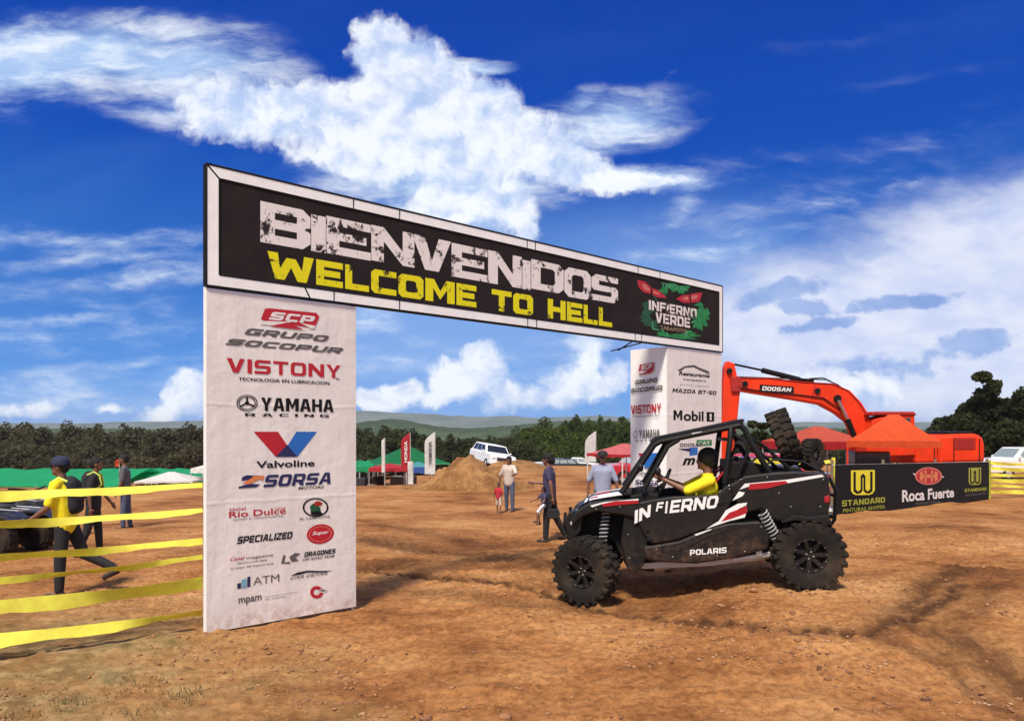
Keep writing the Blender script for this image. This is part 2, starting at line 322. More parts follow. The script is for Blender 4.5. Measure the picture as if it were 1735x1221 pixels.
CPTS = np.array([(-2.84, 6.88, 0), (-1.67, 7.93, 0), (-5.6, 9.25, -.13), (.836, 8.0, .036), (1.1, 9.3, .05), (3.083, 7.604, .274), (3.4, 8.9, .25), (4.5, 7.6, .30), (.47, 13.8, -.14), (-.1, 21.5, -.42),
                 (6.9, 15.7, .11), (10.5, 18.8, .0), (14.1, 21.9, -.12), (20, 27, -.3), (0, 3, 0), (4, 4, .05), (-4, 4, 0), (-4.2, 6, 0), (8, 8, .25), (9, 12, .2), (3.5, 12, .05),
                 (0, 40, -.6), (10, 45, -.9), (0, 85, -2.1), (8, 85, -2.1), (20, 85, -2.4), (0, 30, -.45), (-10, 20, -.4), (-8, 13, -.2), (9, 22, -.55), (13, 27, -.8), (-9, 28, -.4), (2, 10.7, .06), (-.5, 5, 0), (-8, 8, -.1), (20, 45, -.8)])
def gz(x, y):
    x = np.asarray(x, float); y = np.asarray(y, float); sh = x.shape; xf = x.ravel(); yf = y.ravel()
    z = np.empty_like(xf)
    for k in range(0, len(xf), 40000):
        dx = xf[k:k + 40000, None] - CPTS[:, 0]; dy = yf[k:k + 40000, None] - CPTS[:, 1]
        w = 1 / (dx * dx + dy * dy + .25) ** 2
        z[k:k + 40000] = (w * CPTS[:, 2]).sum(1) / w.sum(1)
    edge = 29 + 61 / (1 + np.exp(-(xf - .5) / 1.6)); dep = 1.65 + 1.75 / (1 + np.exp((xf + 11.5) / 1.0))
    d = np.clip((yf - edge) / 16, 0, 1); d = d * d * (3 - 2 * d)
    z = z * (1 - d) + (-dep - np.clip(yf - 60, 0, 40) * .045) * d - np.clip(yf - 60, 0, 80) * .02
    side = np.clip((np.abs(xf) - 40) / 40, 0, 1); z = z * (1 - side) + side * np.minimum(z, -.6)
    return z.reshape(sh)
def gz1(x, y): return float(gz(np.array([x]), np.array([y]))[0])

# ------------------------------------------------------------------ projection helpers
CAM = Vector((0, 0, CAMZ))
def PX(px, py, Y): return Vector(((px - CX) * Y / FPX, Y, CAMZ + (HY - py) * Y / FPX))
def ray(px, py, p0, n):
    d = Vector(((px - CX) / FPX, 1, (HY - py) / FPX))
    t = (Vector(p0) - CAM).dot(n) / d.dot(n)
    return CAM + d * t

# ------------------------------------------------------------------ mesh builder
MATS = {}   # object name -> world matrix, for converting world points to local ones
def wm(o):
    m = Matrix.Identity(4)
    while o is not None:
        m = Matrix.LocRotScale(o.location, o.rotation_euler, o.scale) @ m; o = o.parent
    return m
class MB:
    def __init__(s): s.v = []; s.f = []
    def add(s, vs, fs):
        b = len(s.v); s.v += [tuple(v) for v in vs]; s.f += [tuple(i + b for i in f) for f in fs]; return s
    def box(s, c, size, rot=None):
        hx, hy, hz = size[0] / 2, size[1] / 2, size[2] / 2
        p = [Vector((x, y, z)) for x in (-hx, hx) for y in (-hy, hy) for z in (-hz, hz)]
        if rot is not None: p = [rot @ q for q in p]
        p = [q + Vector(c) for q in p]
        return s.add(p, [(0, 1, 3, 2), (4, 6, 7, 5), (0, 4, 5, 1), (2, 3, 7, 6), (0, 2, 6, 4), (1, 5, 7, 3)])
    def bar(s, a, b, w, h, up=(0, 0, 1)):
        a = Vector(a); b = Vector(b); d = (b - a); L = d.length; d.normalize()
        u = Vector(up); sx = d.cross(u)
        if sx.length < 1e-4: sx = d.cross(Vector((1, 0, 0)))
        sx.normalize(); u = sx.cross(d)
        rot = Matrix((d, sx, u)).transposed()
        return s.box((a + b) / 2, (L, w, h), rot)
    def tube(s, pts, r, n=8, cap=True):
        pts = [Vector(p) for p in pts]; rs = r if hasattr(r, '__len__') else [r] * len(pts); vs = []; fs = []
        prev = None
        for i, p in enumerate(pts):
            d = (pts[min(i + 1, len(pts) - 1)] - pts[max(i - 1, 0)]).normalized()
            if prev is None:
                a = d.cross(Vector((0, 0, 1)))
                if a.length < .01: a = d.cross(Vector((1, 0, 0)))
            else: a = prev - d * prev.dot(d)
            a.normalize(); prev = a; b = d.cross(a)
            for k in range(n):
                t = 2 * math.pi * k / n; vs.append(p + (a * math.cos(t) + b * math.sin(t)) * rs[i])
        for i in range(len(pts) - 1):
            for k in range(n):
                fs.append((i * n + k, i * n + (k + 1) % n, (i + 1) * n + (k + 1) % n, (i + 1) * n + k))
        if cap: fs.append(tuple(range(n))[::-1]); fs.append(tuple(range((len(pts) - 1) * n, len(pts) * n)))
        return s.add(vs, fs)
    def lathe(s, prof, c, axis='y', n=32, rot=None):   # prof: (radius, offset along axis)
        vs = []; fs = []; m = len(prof)
        for i, (r, o) in enumerate(prof):
            for k in range(n):
                t = 2 * math.pi * k / n
                q = {'y': Vector((r * math.cos(t), o, r * math.sin(t))), 'z': Vector((r * math.cos(t), r * math.sin(t), o)), 'x': Vector((o, r * math.cos(t), r * math.sin(t)))}[axis]
                if rot is not None: q = rot @ q
                vs.append(q + Vector(c))
        for i in range(m - 1):
            for k in range(n): fs.append((i * n + k, i * n + (k + 1) % n, (i + 1) * n + (k + 1) % n, (i + 1) * n + k))
        return s.add(vs, fs)
    def ball(s, c, r, n=12, m=8, rot=None):
        r = (r, r, r) if not hasattr(r, '__len__') else r
        vs = []; fs = []
        for i in range(m + 1):
            a = math.pi * i / m
            for k in range(n):
                t = 2 * math.pi * k / n
                q = Vector((r[0] * math.sin(a) * math.cos(t), r[1] * math.sin(a) * math.sin(t), r[2] * math.cos(a)))
                if rot is not None: q = rot @ q
                vs.append(q + Vector(c))
        for i in range(m):
            for k in range(n): fs.append((i * n + k, (i + 1) * n + k, (i + 1) * n + (k + 1) % n, i * n + (k + 1) % n))
        return s.add(vs, fs)
    def prism(s, poly, vec):   # poly: world points of one face, extruded along vec
        poly = [Vector(p) for p in poly]; n = len(poly); v = Vector(vec)
        return s.add(poly + [p + v for p in poly], [tuple(range(n)), tuple(range(2 * n - 1, n - 1, -1))] + [(i, i + n, (i + 1) % n + n, (i + 1) % n) for i in range(n)])
    def loft(s, A, B):
        n = len(A)
        return s.add(list(A) + list(B), [tuple(range(n)), tuple(range(2 * n - 1, n - 1, -1))] + [(i, i + n, (i + 1) % n + n, (i + 1) % n) for i in range(n)])
    def build(s, name, mt, parent=None, world=False, smooth=False, bevel=0., seg=2, weld=False, loc=None, rot=None):
        me = bpy.data.meshes.new(name)
        vs = s.v
        if world and parent is not None:
            inv = wm(parent).inverted(); vs = [inv @ Vector(v) for v in vs]
        elif world and loc is not None: vs = [Vector(v) - Vector(loc) for v in vs]
        me.from_pydata([tuple(v) for v in vs], [], s.f)
        bm = bmesh.new(); bm.from_mesh(me)
        if weld: bmesh.ops.remove_doubles(bm, verts=bm.verts, dist=1e-4)
        bmesh.ops.dissolve_degenerate(bm, edges=bm.edges, dist=1e-6)
        bmesh.ops.recalc_face_normals(bm, faces=bm.faces)
        bm.to_mesh(me); bm.free()
        me.materials.append(M[mt] if isinstance(mt, str) else mt)
        o = bpy.data.objects.new(name, me); COL.objects.link(o)
        if parent is not None: o.parent = parent
        if loc is not None: o.location = loc
        if rot is not None: o.rotation_euler = rot
        if smooth:
            me.polygons.foreach_set('use_smooth', [True] * len(me.polygons))
            if smooth != 'full':
                try: me.set_sharp_from_angle(angle=R(35))
                except Exception: pass
        if bevel:
            md = o.modifiers.new('bevel', 'BEVEL'); md.width = bevel; md.segments = seg; md.limit_method = 'ANGLE'; md.angle_limit = R(30)
            md.harden_normals = False
        return o
def tag(o, label=None, cat=None, group=None, kind=None):
    if label: o['label'] = label
    if cat: o['category'] = cat
    if group: o['group'] = group
    if kind: o['kind'] = kind
    return o
def thing(name, label, cat, loc=(0, 0, 0), rz=0, group=None, ry=0, rx=0):
    o = bpy.data.objects.new(name, None); COL.objects.link(o); o.empty_display_size = .2
    o.location = loc; o.rotation_euler = (rx, ry, rz); return tag(o, label, cat, group)
def part(name, parent, loc=(0, 0, 0), rot=(0, 0, 0)):
    o = bpy.data.objects.new(name, None); COL.objects.link(o); o.parent = parent; o.location = loc; o.rotation_euler = rot; return o
def copy_tree(o, parent=None):
    c = o.copy(); COL.objects.link(c)
    if parent is not None: c.parent = parent
    for ch in list(o.children): copy_tree(ch, c)
    return c
def npmesh(name, V, F, mt, k=4):
    me = bpy.data.meshes.new(name); n = len(F)
    me.vertices.add(len(V)); me.vertices.foreach_set('co', np.asarray(V, np.float32).ravel())
    me.loops.add(n * k); me.loops.foreach_set('vertex_index', np.asarray(F, np.int32).ravel())
    me.polygons.add(n); me.polygons.foreach_set('loop_start', np.arange(0, n * k, k, dtype=np.int32))
    me.polygons.foreach_set('loop_total', np.full(n, k, np.int32))
    me.update(calc_edges=True); me.materials.append(M[mt] if isinstance(mt, str) else mt)
    o = bpy.data.objects.new(name, me); COL.objects.link(o); return o

# ---- flat lettering: a text fitted between four corners (top left, top right, bottom right, bottom left)
def text2d(s, bold=0., shear=0., space=1.):
    c = bpy.data.curves.new('text', 'FONT'); c.body = s; c.offset = bold; c.shear = shear; c.resolution_u = 3; c.space_character = space
    o = bpy.data.objects.new('text', c); m = o.to_mesh()
    v = [(q.co.x, q.co.y) for q in m.vertices]; f = [tuple(p.vertices) for p in m.polygons]
    o.to_mesh_clear(); bpy.data.objects.remove(o); bpy.data.curves.remove(c)
    x0 = min(a for a, b in v); x1 = max(a for a, b in v); y0 = min(b for a, b in v); y1 = max(b for a, b in v)
    return [((a - x0) / (x1 - x0), (b - y0) / (y1 - y0)) for a, b in v], f
# ---- block capitals drawn as outlines, for the heavy square lettering
def glyph(ch, a, b, c):
    h = .5; g = a * 1.15
    O = [(c, 0), (1 - c, 0), (1, c), (1, 1 - c), (1 - c, 1), (c, 1), (0, 1 - c), (0, c)]
    i = c * .45; hole = [(a + i, b), (1 - a - i, b), (1 - a, b + i), (1 - a, 1 - b - i), (1 - a - i, 1 - b), (a + i, 1 - b), (a, 1 - b - i), (a, b + i)]
    T = {
     'O': (1, [O, hole]), '0': (1, [O, hole]),
     'Q': (1, [O, hole]),
     'D': (1, [[(0, 0), (1 - c, 0), (1, c), (1, 1 - c), (1 - c, 1), (0, 1)], [(a, b), (1 - a - i, b), (1 - a, b + i), (1 - a, 1 - b - i), (1 - a - i, 1 - b), (a, 1 - b)]]),
     'B': (1, [[(0, 0), (1 - c, 0), (1, c), (1, h - c / 2), (1 - c / 2, h), (1, h + c / 2), (1, 1 - c), (1 - c, 1), (0, 1)], [(a, b), (1 - a, b), (1 - a, h - b / 2), (a, h - b / 2)], [(a, h + b / 2), (1 - a, h + b / 2), (1 - a, 1 - b), (a, 1 - b)]]),
     'I': (a * 1.1, [[(0, 0), (1, 0), (1, 1), (0, 1)]]), '1': (a * 1.1, [[(0, 0), (1, 0), (1, 1), (0, 1)]]),
     'E': (.9, [[(0, 0), (1, 0), (1, b), (a, b), (a, h - b / 2), (.9, h - b / 2), (.9, h + b / 2), (a, h + b / 2), (a, 1 - b), (1, 1 - b), (1, 1), (0, 1)]]),
     'F': (.9, [[(0, 0), (a, 0), (a, h - b / 2), (.9, h - b / 2), (.9, h + b / 2), (a, h + b / 2), (a, 1 - b), (1, 1 - b), (1, 1), (0, 1)]]),
     'L': (.85, [[(0, 0), (1, 0), (1, b), (a, b), (a, 1), (0, 1)]]),
     'T': (.95, [[(h - a / 2, 0), (h + a / 2, 0), (h + a / 2, 1 - b), (1, 1 - b), (1, 1), (0, 1), (0, 1 - b), (h - a / 2, 1 - b)]]),
     'H': (1, [[(0, 0), (a, 0), (a, h - b / 2), (1 - a, h - b / 2), (1 - a, 0), (1, 0), (1, 1), (1 - a, 1), (1 - a, h + b / 2), (a, h + b / 2), (a, 1), (0, 1)]]),
     'N': (1.05, [[(0, 0), (a, 0), (a, .60), (1 - a, 0), (1, 0), (1, 1), (1 - a, 1), (1 - a, .40), (a, 1), (0, 1)]]),
     'M': (1.25, [[(0, 0), (a * .9, 0), (a * .9, .6), (h, .12), (1 - a * .9, .6), (1 - a * .9, 0), (1, 0), (1, 1), (1 - a, 1), (h, .5), (a, 1), (0, 1)]]),
     'W': (1.45, [[(.16, 0), (.36, 0), (h, .5), (.64, 0), (.84, 0), (1, 1), (1 - a * .75, 1), (.74, .42), (.6, .85), (.4, .85), (.26, .42), (a * .75, 1), (0, 1)]]),
     'V': (1.05, [[(h - g * .55, 0), (h + g * .55, 0), (1, 1), (1 - g, 1), (h, .30), (g, 1), (0, 1)]]),
     'Y': (1.0, [[(h - a / 2, 0), (h + a / 2, 0), (h + a / 2, .42), (1, 1), (1 - g, 1), (h, .58), (g, 1), (0, 1), (h - a / 2, .42)]]),
     'A': (1.08, [[(0, 0), (a, 0), (a + .05, .22), (.95 - a, .22), (1 - a, 0), (1, 0), (h + g * .62, 1), (h - g * .62, 1)], [(a + .10, .22 + b * .9), (.90 - a, .22 + b * .9), (h, .84)]]),
     'C': (.95, [[(c, 0), (1, 0), (1, b), (a, b), (a, 1 - b), (1, 1 - b), (1, 1), (c, 1), (0, 1 - c), (0, c)]]),
     'G': (1, [[(c, 0), (1, 0), (1, .55), (.55, .55), (.55, .55 - b), (1 - a, .55 - b), (1 - a, b), (a, b), (a, 1 - b), (1, 1 - b), (1, 1), (c, 1), (0, 1 - c), (0, c)]]),
     'U': (1, [[(c, 0), (1 - c, 0), (1, c), (1, 1), (1 - a, 1), (1 - a, b), (a, b), (a, 1), (0, 1), (0, c)]]),
     'P': (1, [[(0, 0), (a, 0), (a, .40 - b / 2), (1 - c, .40 - b / 2), (1, .40 - b / 2 + c), (1, 1 - c), (1 - c, 1), (0, 1)], [(a, .40 + b / 2), (1 - a, .40 + b / 2), (1 - a, 1 - b), (a, 1 - b)]]),
     'R': (1, [[(0, 0), (a, 0), (a, .40 - b / 2), (.48, .40 - b / 2), (1 - a, 0), (1, 0), (1 - a * .35, .38), (1, .50), (1, 1 - c), (1 - c, 1), (0, 1)], [(a, .40 + b / 2), (1 - a, .40 + b / 2), (1 - a, 1 - b), (a, 1 - b)]]),
     'S': (.98, [[(0, 0), (1 - c, 0), (1, c), (1, h + b / 2 - c * .6), (1 - c * .6, h + b / 2), (a, h + b / 2), (a, 1 - b), (1, 1 - b), (1, 1), (c, 1), (0, 1 - c), (0, h - b / 2 + c * .6), (c * .6, h - b / 2), (1 - a, h - b / 2), (1 - a, b), (0, b)]]),
     'Z': (.98, [[(0, 0), (1, 0), (1, b), (a * 1.2, b), (1, 1 - b), (1, 1), (0, 1), (0, 1 - b), (1 - a * 1.2, 1 - b), (0, b)]]),
     'K': (1, [[(0, 0), (a, 0), (a, .36), (1 - g, 0), (1, 0), (.55, .52), (1, 1), (1 - g, 1), (a, .62), (a, 1), (0, 1)]]),
    }
    T['5'] = T['S']; T['-'] = (.5, [[(0, .4), (1, .4), (1, .4 + b), (0, .4 + b)]])
    return T.get(ch)
def block2d(s, a=.28, b=.22, c=.16, gap=.12, shear=0., blank=.55, aspect=1.):
    cv = bpy.data.curves.new('text', 'CURVE'); cv.dimensions = '2D'; cv.fill_mode = 'BOTH'; x = 0
    for ch in s:
        if ch == ' ': x += blank; continue
        w, loops = glyph(ch, a, b, c)
        for L in loops:
            sp = cv.splines.new('POLY'); sp.points.add(len(L) - 1); sp.use_cyclic_u = True
            for p, (u, v) in zip(sp.points, L): p.co = (x + u * w + shear * v, v, 0, 1)
        x += w + gap
    o = bpy.data.objects.new('text', cv); m = o.to_mesh(); v = [(q.co.x, q.co.y) for q in m.vertices]; f = [tuple(p.vertices) for p in m.polygons]
    o.to_mesh_clear(); bpy.data.objects.remove(o); bpy.data.curves.remove(cv)
    x0 = min(p[0] for p in v); x1 = max(p[0] for p in v)
    return [((p[0] - x0) / (x1 - x0), p[1]) for p in v], f
BLK = {'SCP', 'GRUPO', 'SOCOPUR', 'VISTONY', 'YAMAHA', 'SORSA', 'DOOSAN', 'STANDARD', 'WELCOME', 'TO', 'HELL', 'ERNO', 'INFIERNO', 'VERDE', 'MAZDA BT-50', 'POLARIS', 'R A C I N G', 'DRAGONES', 'SPECIALIZED'}
BSTY = {'YAMAHA': (.30, .19, .10, .12), 'VISTONY': (.24, .20, .16, .16), 'GRUPO': (.26, .27, .18, .14), 'SOCOPUR': (.26, .27, .18, .14), 'SCP': (.3, .26, .16, .16), 'WELCOME': (.29, .25, .14, .08), 'TO': (.29, .25, .14, .08), 'HELL': (.29, .25, .05, .08)}
def lettershape(txt, bold, shear, space):
    if txt in BLK or (len(txt) == 1 and txt.isupper()):
        a, b, c, g = BSTY.get(txt, (.28, .22, .16, .14)); return block2d(txt, a, b, c, g, shear)
    return text2d(txt, bold, shear, space)
def fit(v2, f, quad, n, lift):
    TL, TR, BR, BL = quad; mb = MB()
    pts = []
    for u, w in v2:
        top = TL.lerp(TR, u); bot = BL.lerp(BR, u); pts.append(bot.lerp(top, w) + n * lift)
    mb.add(pts, f); return mb
class Board:
    """a flat printed surface: px coordinates on the photo are cast to its plane"""
    def __init__(s, p0, n, vp, parent, k=.3): s.k = k; s.p0 = Vector(p0); s.n = Vector(n).normalized(); s.vp = vp; s.parent = parent
    def at(s, px, py): return ray(px, py, s.p0, s.n)
    def quad(s, xl, yt, yb, xr, yt2=None, yb2=None):
        if s.vp:
            vx, vy = s.vp; f = (xr - xl) / (vx - xl)
            yt2 = yt + (vy - yt) * f if yt2 is None else yt2; yb2 = yb + (vy - yb) * f if yb2 is None else yb2
        return (s.at(xl, yt), s.at(xr, yt2), s.at(xr, yb2), s.at(xl, yb))
    def finish(s, mb, name, mt, par=None):
        o = mb.build(name, mt, par or s.parent, world=True)
        # faces towards the camera
        return o
    def text(s, txt, xl, yt, yb, xr, mt, bold=.0, shear=0., lift=.006, yt2=None, yb2=None, space=1., name='lettering', par=None):
        v, f = lettershape(txt, bold, shear, space)
        return s.finish(fit(v, f, s.quad(xl, yt, yb, xr, yt2, yb2), s.n, lift * s.k), name, mt, par)
    def poly(s, pts, mt, lift=.004, name='emblem', par=None):
        mb = MB(); mb.add([s.at(*p) + s.n * lift * s.k for p in pts], [tuple(range(len(pts)))]); return s.finish(mb, name, mt, par)
    def polys(s, lst, mt, lift=.004, name='emblem', par=None):
        for pts in lst:
            mb = MB(); mb.add([s.at(*p) + s.n * lift * s.k for p in pts], [tuple(range(len(pts)))]); s.finish(mb, name, mt, par)
    def oval(s, cx, cy, rx, ry, mt, lift=.004, inner=0., name='emblem', par=None, n=32, sk=0., rag=0.):
        mb = MB(); P = []; Q = []
        for k in range(n):
            t = 2 * math.pi * k / n; q = 1 + (random.uniform(-rag, rag) if rag else 0)
            P.append(s.at(cx + rx * q * math.cos(t), cy + ry * q * math.sin(t) + sk * rx * math.cos(t)) + s.n * lift * s.k)
            if inner: Q.append(s.at(cx + rx * inner * math.cos(t), cy + ry * inner * math.sin(t) + sk * rx * inner * math.cos(t)) + s.n * lift * s.k)
        if inner: mb.add(P + Q, [(k, (k + 1) % n, (k + 1) % n + n, k + n) for k in range(n)])
        else: mb.add(P, [tuple(range(n))])
        return s.finish(mb, name, mt, par)
# ------------------------------------------------------------------ ground
def polydist(x, y, pts):
    d = np.full(x.shape, 1e9)
    for (x0, y0), (x1, y1) in zip(pts[:-1], pts[1:]):
        dx, dy = x1 - x0, y1 - y0; t = np.clip(((x - x0) * dx + (y - y0) * dy) / (dx * dx + dy * dy), 0, 1)
        d = np.minimum(d, np.hypot(x - x0 - t * dx, y - y0 - t * dy))
    return d
def gpx(px, py):
    q = ray(px, py, (0, 0, 0), Vector((0, 0, 1))); return (q.x, q.y)
GROUND_BANDS = [([gpx(640, 968), gpx(800, 985), gpx(950, 1018), gpx(1080, 1052), gpx(1200, 1082), gpx(1330, 1108), gpx(1480, 1124)], .10, 1.0),  # wheel ruts and broader dark bands in the dirt
        ([gpx(700, 1000), gpx(900, 1030), gpx(1060, 1040)], .22, .55),
        ([gpx(1630, 1000), gpx(1570, 1050), gpx(1545, 1110)], .20, .9),
        ([gpx(1540, 1115), gpx(1620, 1120), gpx(1735, 1190), gpx(1800, 1230)], .26, .8),
        ([gpx(1480, 1124), gpx(1600, 1160), gpx(1700, 1230)], .12, .7),
        ([gpx(1690, 1040), gpx(1640, 1100), gpx(1600, 1150)], .16, .6),
        ([gpx(620, 905), gpx(740, 925), gpx(860, 950), gpx(960, 965)], .55, .85),  # broad darker band behind the gate
        ([gpx(620, 962), gpx(700, 950)], .35, .9),  # short darker patch beside the left pillar
        ([gpx(640, 880), gpx(760, 898), gpx(900, 930)], .35, .55), ([gpx(1640, 1040), gpx(1560, 1100), gpx(1500, 1125)], .14, 1.), ([gpx(900, 990), gpx(1100, 1040), gpx(1300, 1020), gpx(1500, 1010)], .30, .40)]
def churn(x, y):
    wx = x + .35 * (fbm(x * 1.3, y * 1.3, 3, 31) - .5); wy = y + .35 * (fbm(x * 1.3, y * 1.3, 3, 47) - .5)
    c = np.zeros(x.shape)
    for pts, w, k in GROUND_BANDS: c = np.maximum(c, k * np.exp(-(polydist(wx, wy, pts) / w) ** 2))
    return c
def make_ground():
    def axis(a, b, st, far, g0):
        v = list(np.arange(a, b, st)); lo = [a]; s_ = st
        while lo[-1] > -far: s_ *= 1.07; lo.append(lo[-1] - s_)
        hi = [v[-1]]; s_ = st
        while hi[-1] < far: s_ *= 1.07; hi.append(hi[-1] + s_)
        return np.array(lo[:0:-1] + v + hi[1:])
    xs = axis(-4.6, 6.8, .034, 4000, 0); ys = axis(4.2, 11.5, .034, 4500, 0); ys = ys[ys > -60]
    X, Y = np.meshgrid(xs, ys)
    Z = gz(X, Y)
    near = np.clip(1 - (np.hypot(X, Y - 6) - 9) / 14, 0, 1)
    ch = churn(X, Y)
    Z += (fbm(X * .6, Y * .6, 4, 3) - .5) * .10 * np.clip(near * 3, .3, 1)
    Z += (fbm(X * 3.1, Y * 3.1, 4, 5) - .5) * .036 * near
    Z += (np.clip(fbm(X * 9, Y * 9, 3, 9), .50, .9) - .50) * .07 * near
    ln = fbm(X * 2.3, Y * 6.5, 4, 13); Z += (np.clip(ln, .54, .8) - .54) * .09 * near
    Z += (np.clip(fbm(X * 21, Y * 24, 2, 15), .60, .9) - .60) * .11 * near * np.clip((fbm(X * 1.1, Y * 1.1, 3, 18) - .38) * 5, 0, 1)
    Z += -.030 * ch * near + (fbm(X * 14, Y * 14, 3, 21) - .5) * .10 * ch * near
    d = polydist(X, Y, GROUND_BANDS[0][0]); lug = np.sin(X * 36) * np.exp(-(d / .12) ** 2) * .018; Z += lug
    V = np.stack([X, Y, Z], -1).reshape(-1, 3); ny, nx = X.shape
    i = (np.arange(ny - 1)[:, None] * nx + np.arange(nx - 1)).ravel()
    F = np.stack([i, i + 1, i + nx + 1, i + nx], -1)
    m = bpy.data.materials.new('red_dirt'); m.use_nodes = True; T = NT(m.node_tree); b = T.n['Principled BSDF']
    o = npmesh('ground', V, F, m); tag(o, kind='structure')
    o.data.polygons.foreach_set('use_smooth', np.ones(len(F), bool))
    at = o.data.attributes.new('churn', 'FLOAT', 'POINT'); at.data.foreach_set('value', ch.ravel().astype(np.float32))
    # dry grass lies towards the left foreground
    g = np.clip((-.55 * X - .30 * (Y - 4.6) + .2 + (fbm(X * .9, Y * .9, 4, 61) - .5) * 3.) / 2.0, 0, 1) * np.clip((9.5 - Y) / 3, 0, 1)
    at = o.data.attributes.new('dry', 'FLOAT', 'POINT'); at.data.foreach_set('value', g.ravel().astype(np.float32))
    tc = T.node('ShaderNodeTexCoord').outputs['Object']
    a1 = T.node('ShaderNodeAttribute', attribute_name='churn').outputs['Fac']; a2 = T.node('ShaderNodeAttribute', attribute_name='dry').outputs['Fac']
    big = T.noise(tc, .42, 7, .65); mid = T.noise(T.mapping(tc, scale=(.7, 1.6, 1)), 1.9, 9, .68); fine = T.noise(tc, 16, 7, .7)
    c = T.ramp(T.m('ADD', T.m('MULTIPLY', big, .68), T.m('MULTIPLY', mid, .36)), [(.36, (.13, .052, .018)), (.44, (.25, .104, .035)), (.51, (.38, .172, .061)), (.58, (.46, .232, .088)), (.70, (.58, .34, .155))])
    c = T.mix(T.m('MULTIPLY', T.step(fine, .34, .64), .8), T.vm('MULTIPLY', c, (.62, .58, .54)), T.vm('MULTIPLY', c, (1.16, 1.16, 1.18)))
    dg = T.mix(T.step(T.noise(tc, 5, 7, .7), .40, .62), (.15, .105, .042), (.34, .245, .115))
    c = T.mix(T.m('MULTIPLY', T.m('MULTIPLY', a2, T.step(mid, .30, .62, .45, 1)), .85), c, dg)
    grn = T.m('MULTIPLY', T.step(T.noise(tc, 2.2, 6, .7), .53, .66), a2)
    c = T.mix(T.m('MULTIPLY', grn, .55), c, (.085, .095, .035))
    band_tone = T.m('MULTIPLY', a1, T.step(T.noise(tc, 7, 7, .7), .34, .56, .6, 1))
    c = T.mix(T.m('MULTIPLY', band_tone, .95), c, (.055, .024, .012))
    peb = T.node('ShaderNodeTexVoronoi'); peb.inputs['Scale'].default_value = 22; T.put(peb.inputs['Vector'], T.vm('ADD', tc, T.vm('MULTIPLY', T.noise(tc, 12, 3, out='Color'), (.05, .05, .05))))
    pk = T.m('MULTIPLY', T.step(peb.outputs['Distance'], .30, .18), T.step(T.noise(tc, 6.3, 4, .6), .56, .66))
    c = T.mix(T.m('MULTIPLY', pk, .5), c, (.46, .29, .15))
    T.put(b.inputs['Base Color'], c); b.inputs['Roughness'].default_value = .95; b.inputs['Specular IOR Level'].default_value = .1
    h = T.m('ADD', T.m('ADD', T.m('MULTIPLY', fine, .7), T.m('MULTIPLY', mid, 1.2)), T.m('MULTIPLY', pk, .35))
    bn = T.node('ShaderNodeBump'); bn.inputs['Strength'].default_value = .9; bn.inputs['Distance'].default_value = .03
    T.put(bn.inputs['Height'], h); T.l.new(bn.outputs[0], b.inputs['Normal'])
    return o
make_ground()

# stones and clods
def clods():
    bm = bmesh.new(); bmesh.ops.create_icosphere(bm, subdivisions=1, radius=1); bv = np.array([v.co[:] for v in bm.verts]); bf = np.array([[v.index for v in f.verts] for f in bm.faces]); bm.free()
    N = 26000
    y = 4.3 + RNG.random(N) ** 1.25 * 11; x = (RNG.random(N) - .5) * 1.7 * y
    dens = fbm(x * .8, y * .8, 4, 77); keep = RNG.random(N) < np.clip((dens - .50) * 7, .05, 1); x = x[keep]; y = y[keep]
    # a few bunches of bigger clods beside the ruts
    k = len(x); r = .0035 + .014 * RNG.random(k) ** 2.6; r[RNG.random(k) < .010] *= 2.3
    z = gz(x, y) + (fbm(x * .6, y * .6, 4, 3) - .5) * .10 + (fbm(x * 3.1, y * 3.1, 4, 5) - .5) * .036 + (np.clip(fbm(x * 9, y * 9, 3, 9), .5, .9) - .5) * .07 + (np.clip(fbm(x * 2.3, y * 6.5, 4, 13), .54, .8) - .54) * .09 - .03 * churn(x, y)
    V = bv[None] * (1 + (RNG.random((k, len(bv), 1)) - .5) * .6) * r[:, None, None] * (1 + RNG.random((k, 1, 3)) * [.9, .7, .1]) * [1, 1, .65]
    a = RNG.random(k) * 6.28; ca, sa = np.cos(a)[:, None], np.sin(a)[:, None]
    V = np.stack([V[..., 0] * ca - V[..., 1] * sa, V[..., 0] * sa + V[..., 1] * ca, V[..., 2]], -1) + np.stack([x, y, z + r * .25], -1)[:, None]
    F = bf[None] + (np.arange(k) * len(bv))[:, None, None]
    m = bpy.data.materials.new('clod'); m.use_nodes = True; T = NT(m.node_tree); b = T.n['Principled BSDF']
    tc = T.node('ShaderNodeTexCoord').outputs['Object']
    T.put(b.inputs['Base Color'], T.ramp(T.noise(tc, 4.5, 3, .6), [(.35, (.14, .06, .028)), (.55, (.34, .16, .07)), (.70, (.44, .27, .14))])); b.inputs['Roughness'].default_value = .95
    o = npmesh('loose_stones', V.reshape(-1, 3), F.reshape(-1, 3), m, 3); tag(o, kind='stuff', label='loose stones and dry clods scattered over the dirt', cat='stones')
clods()
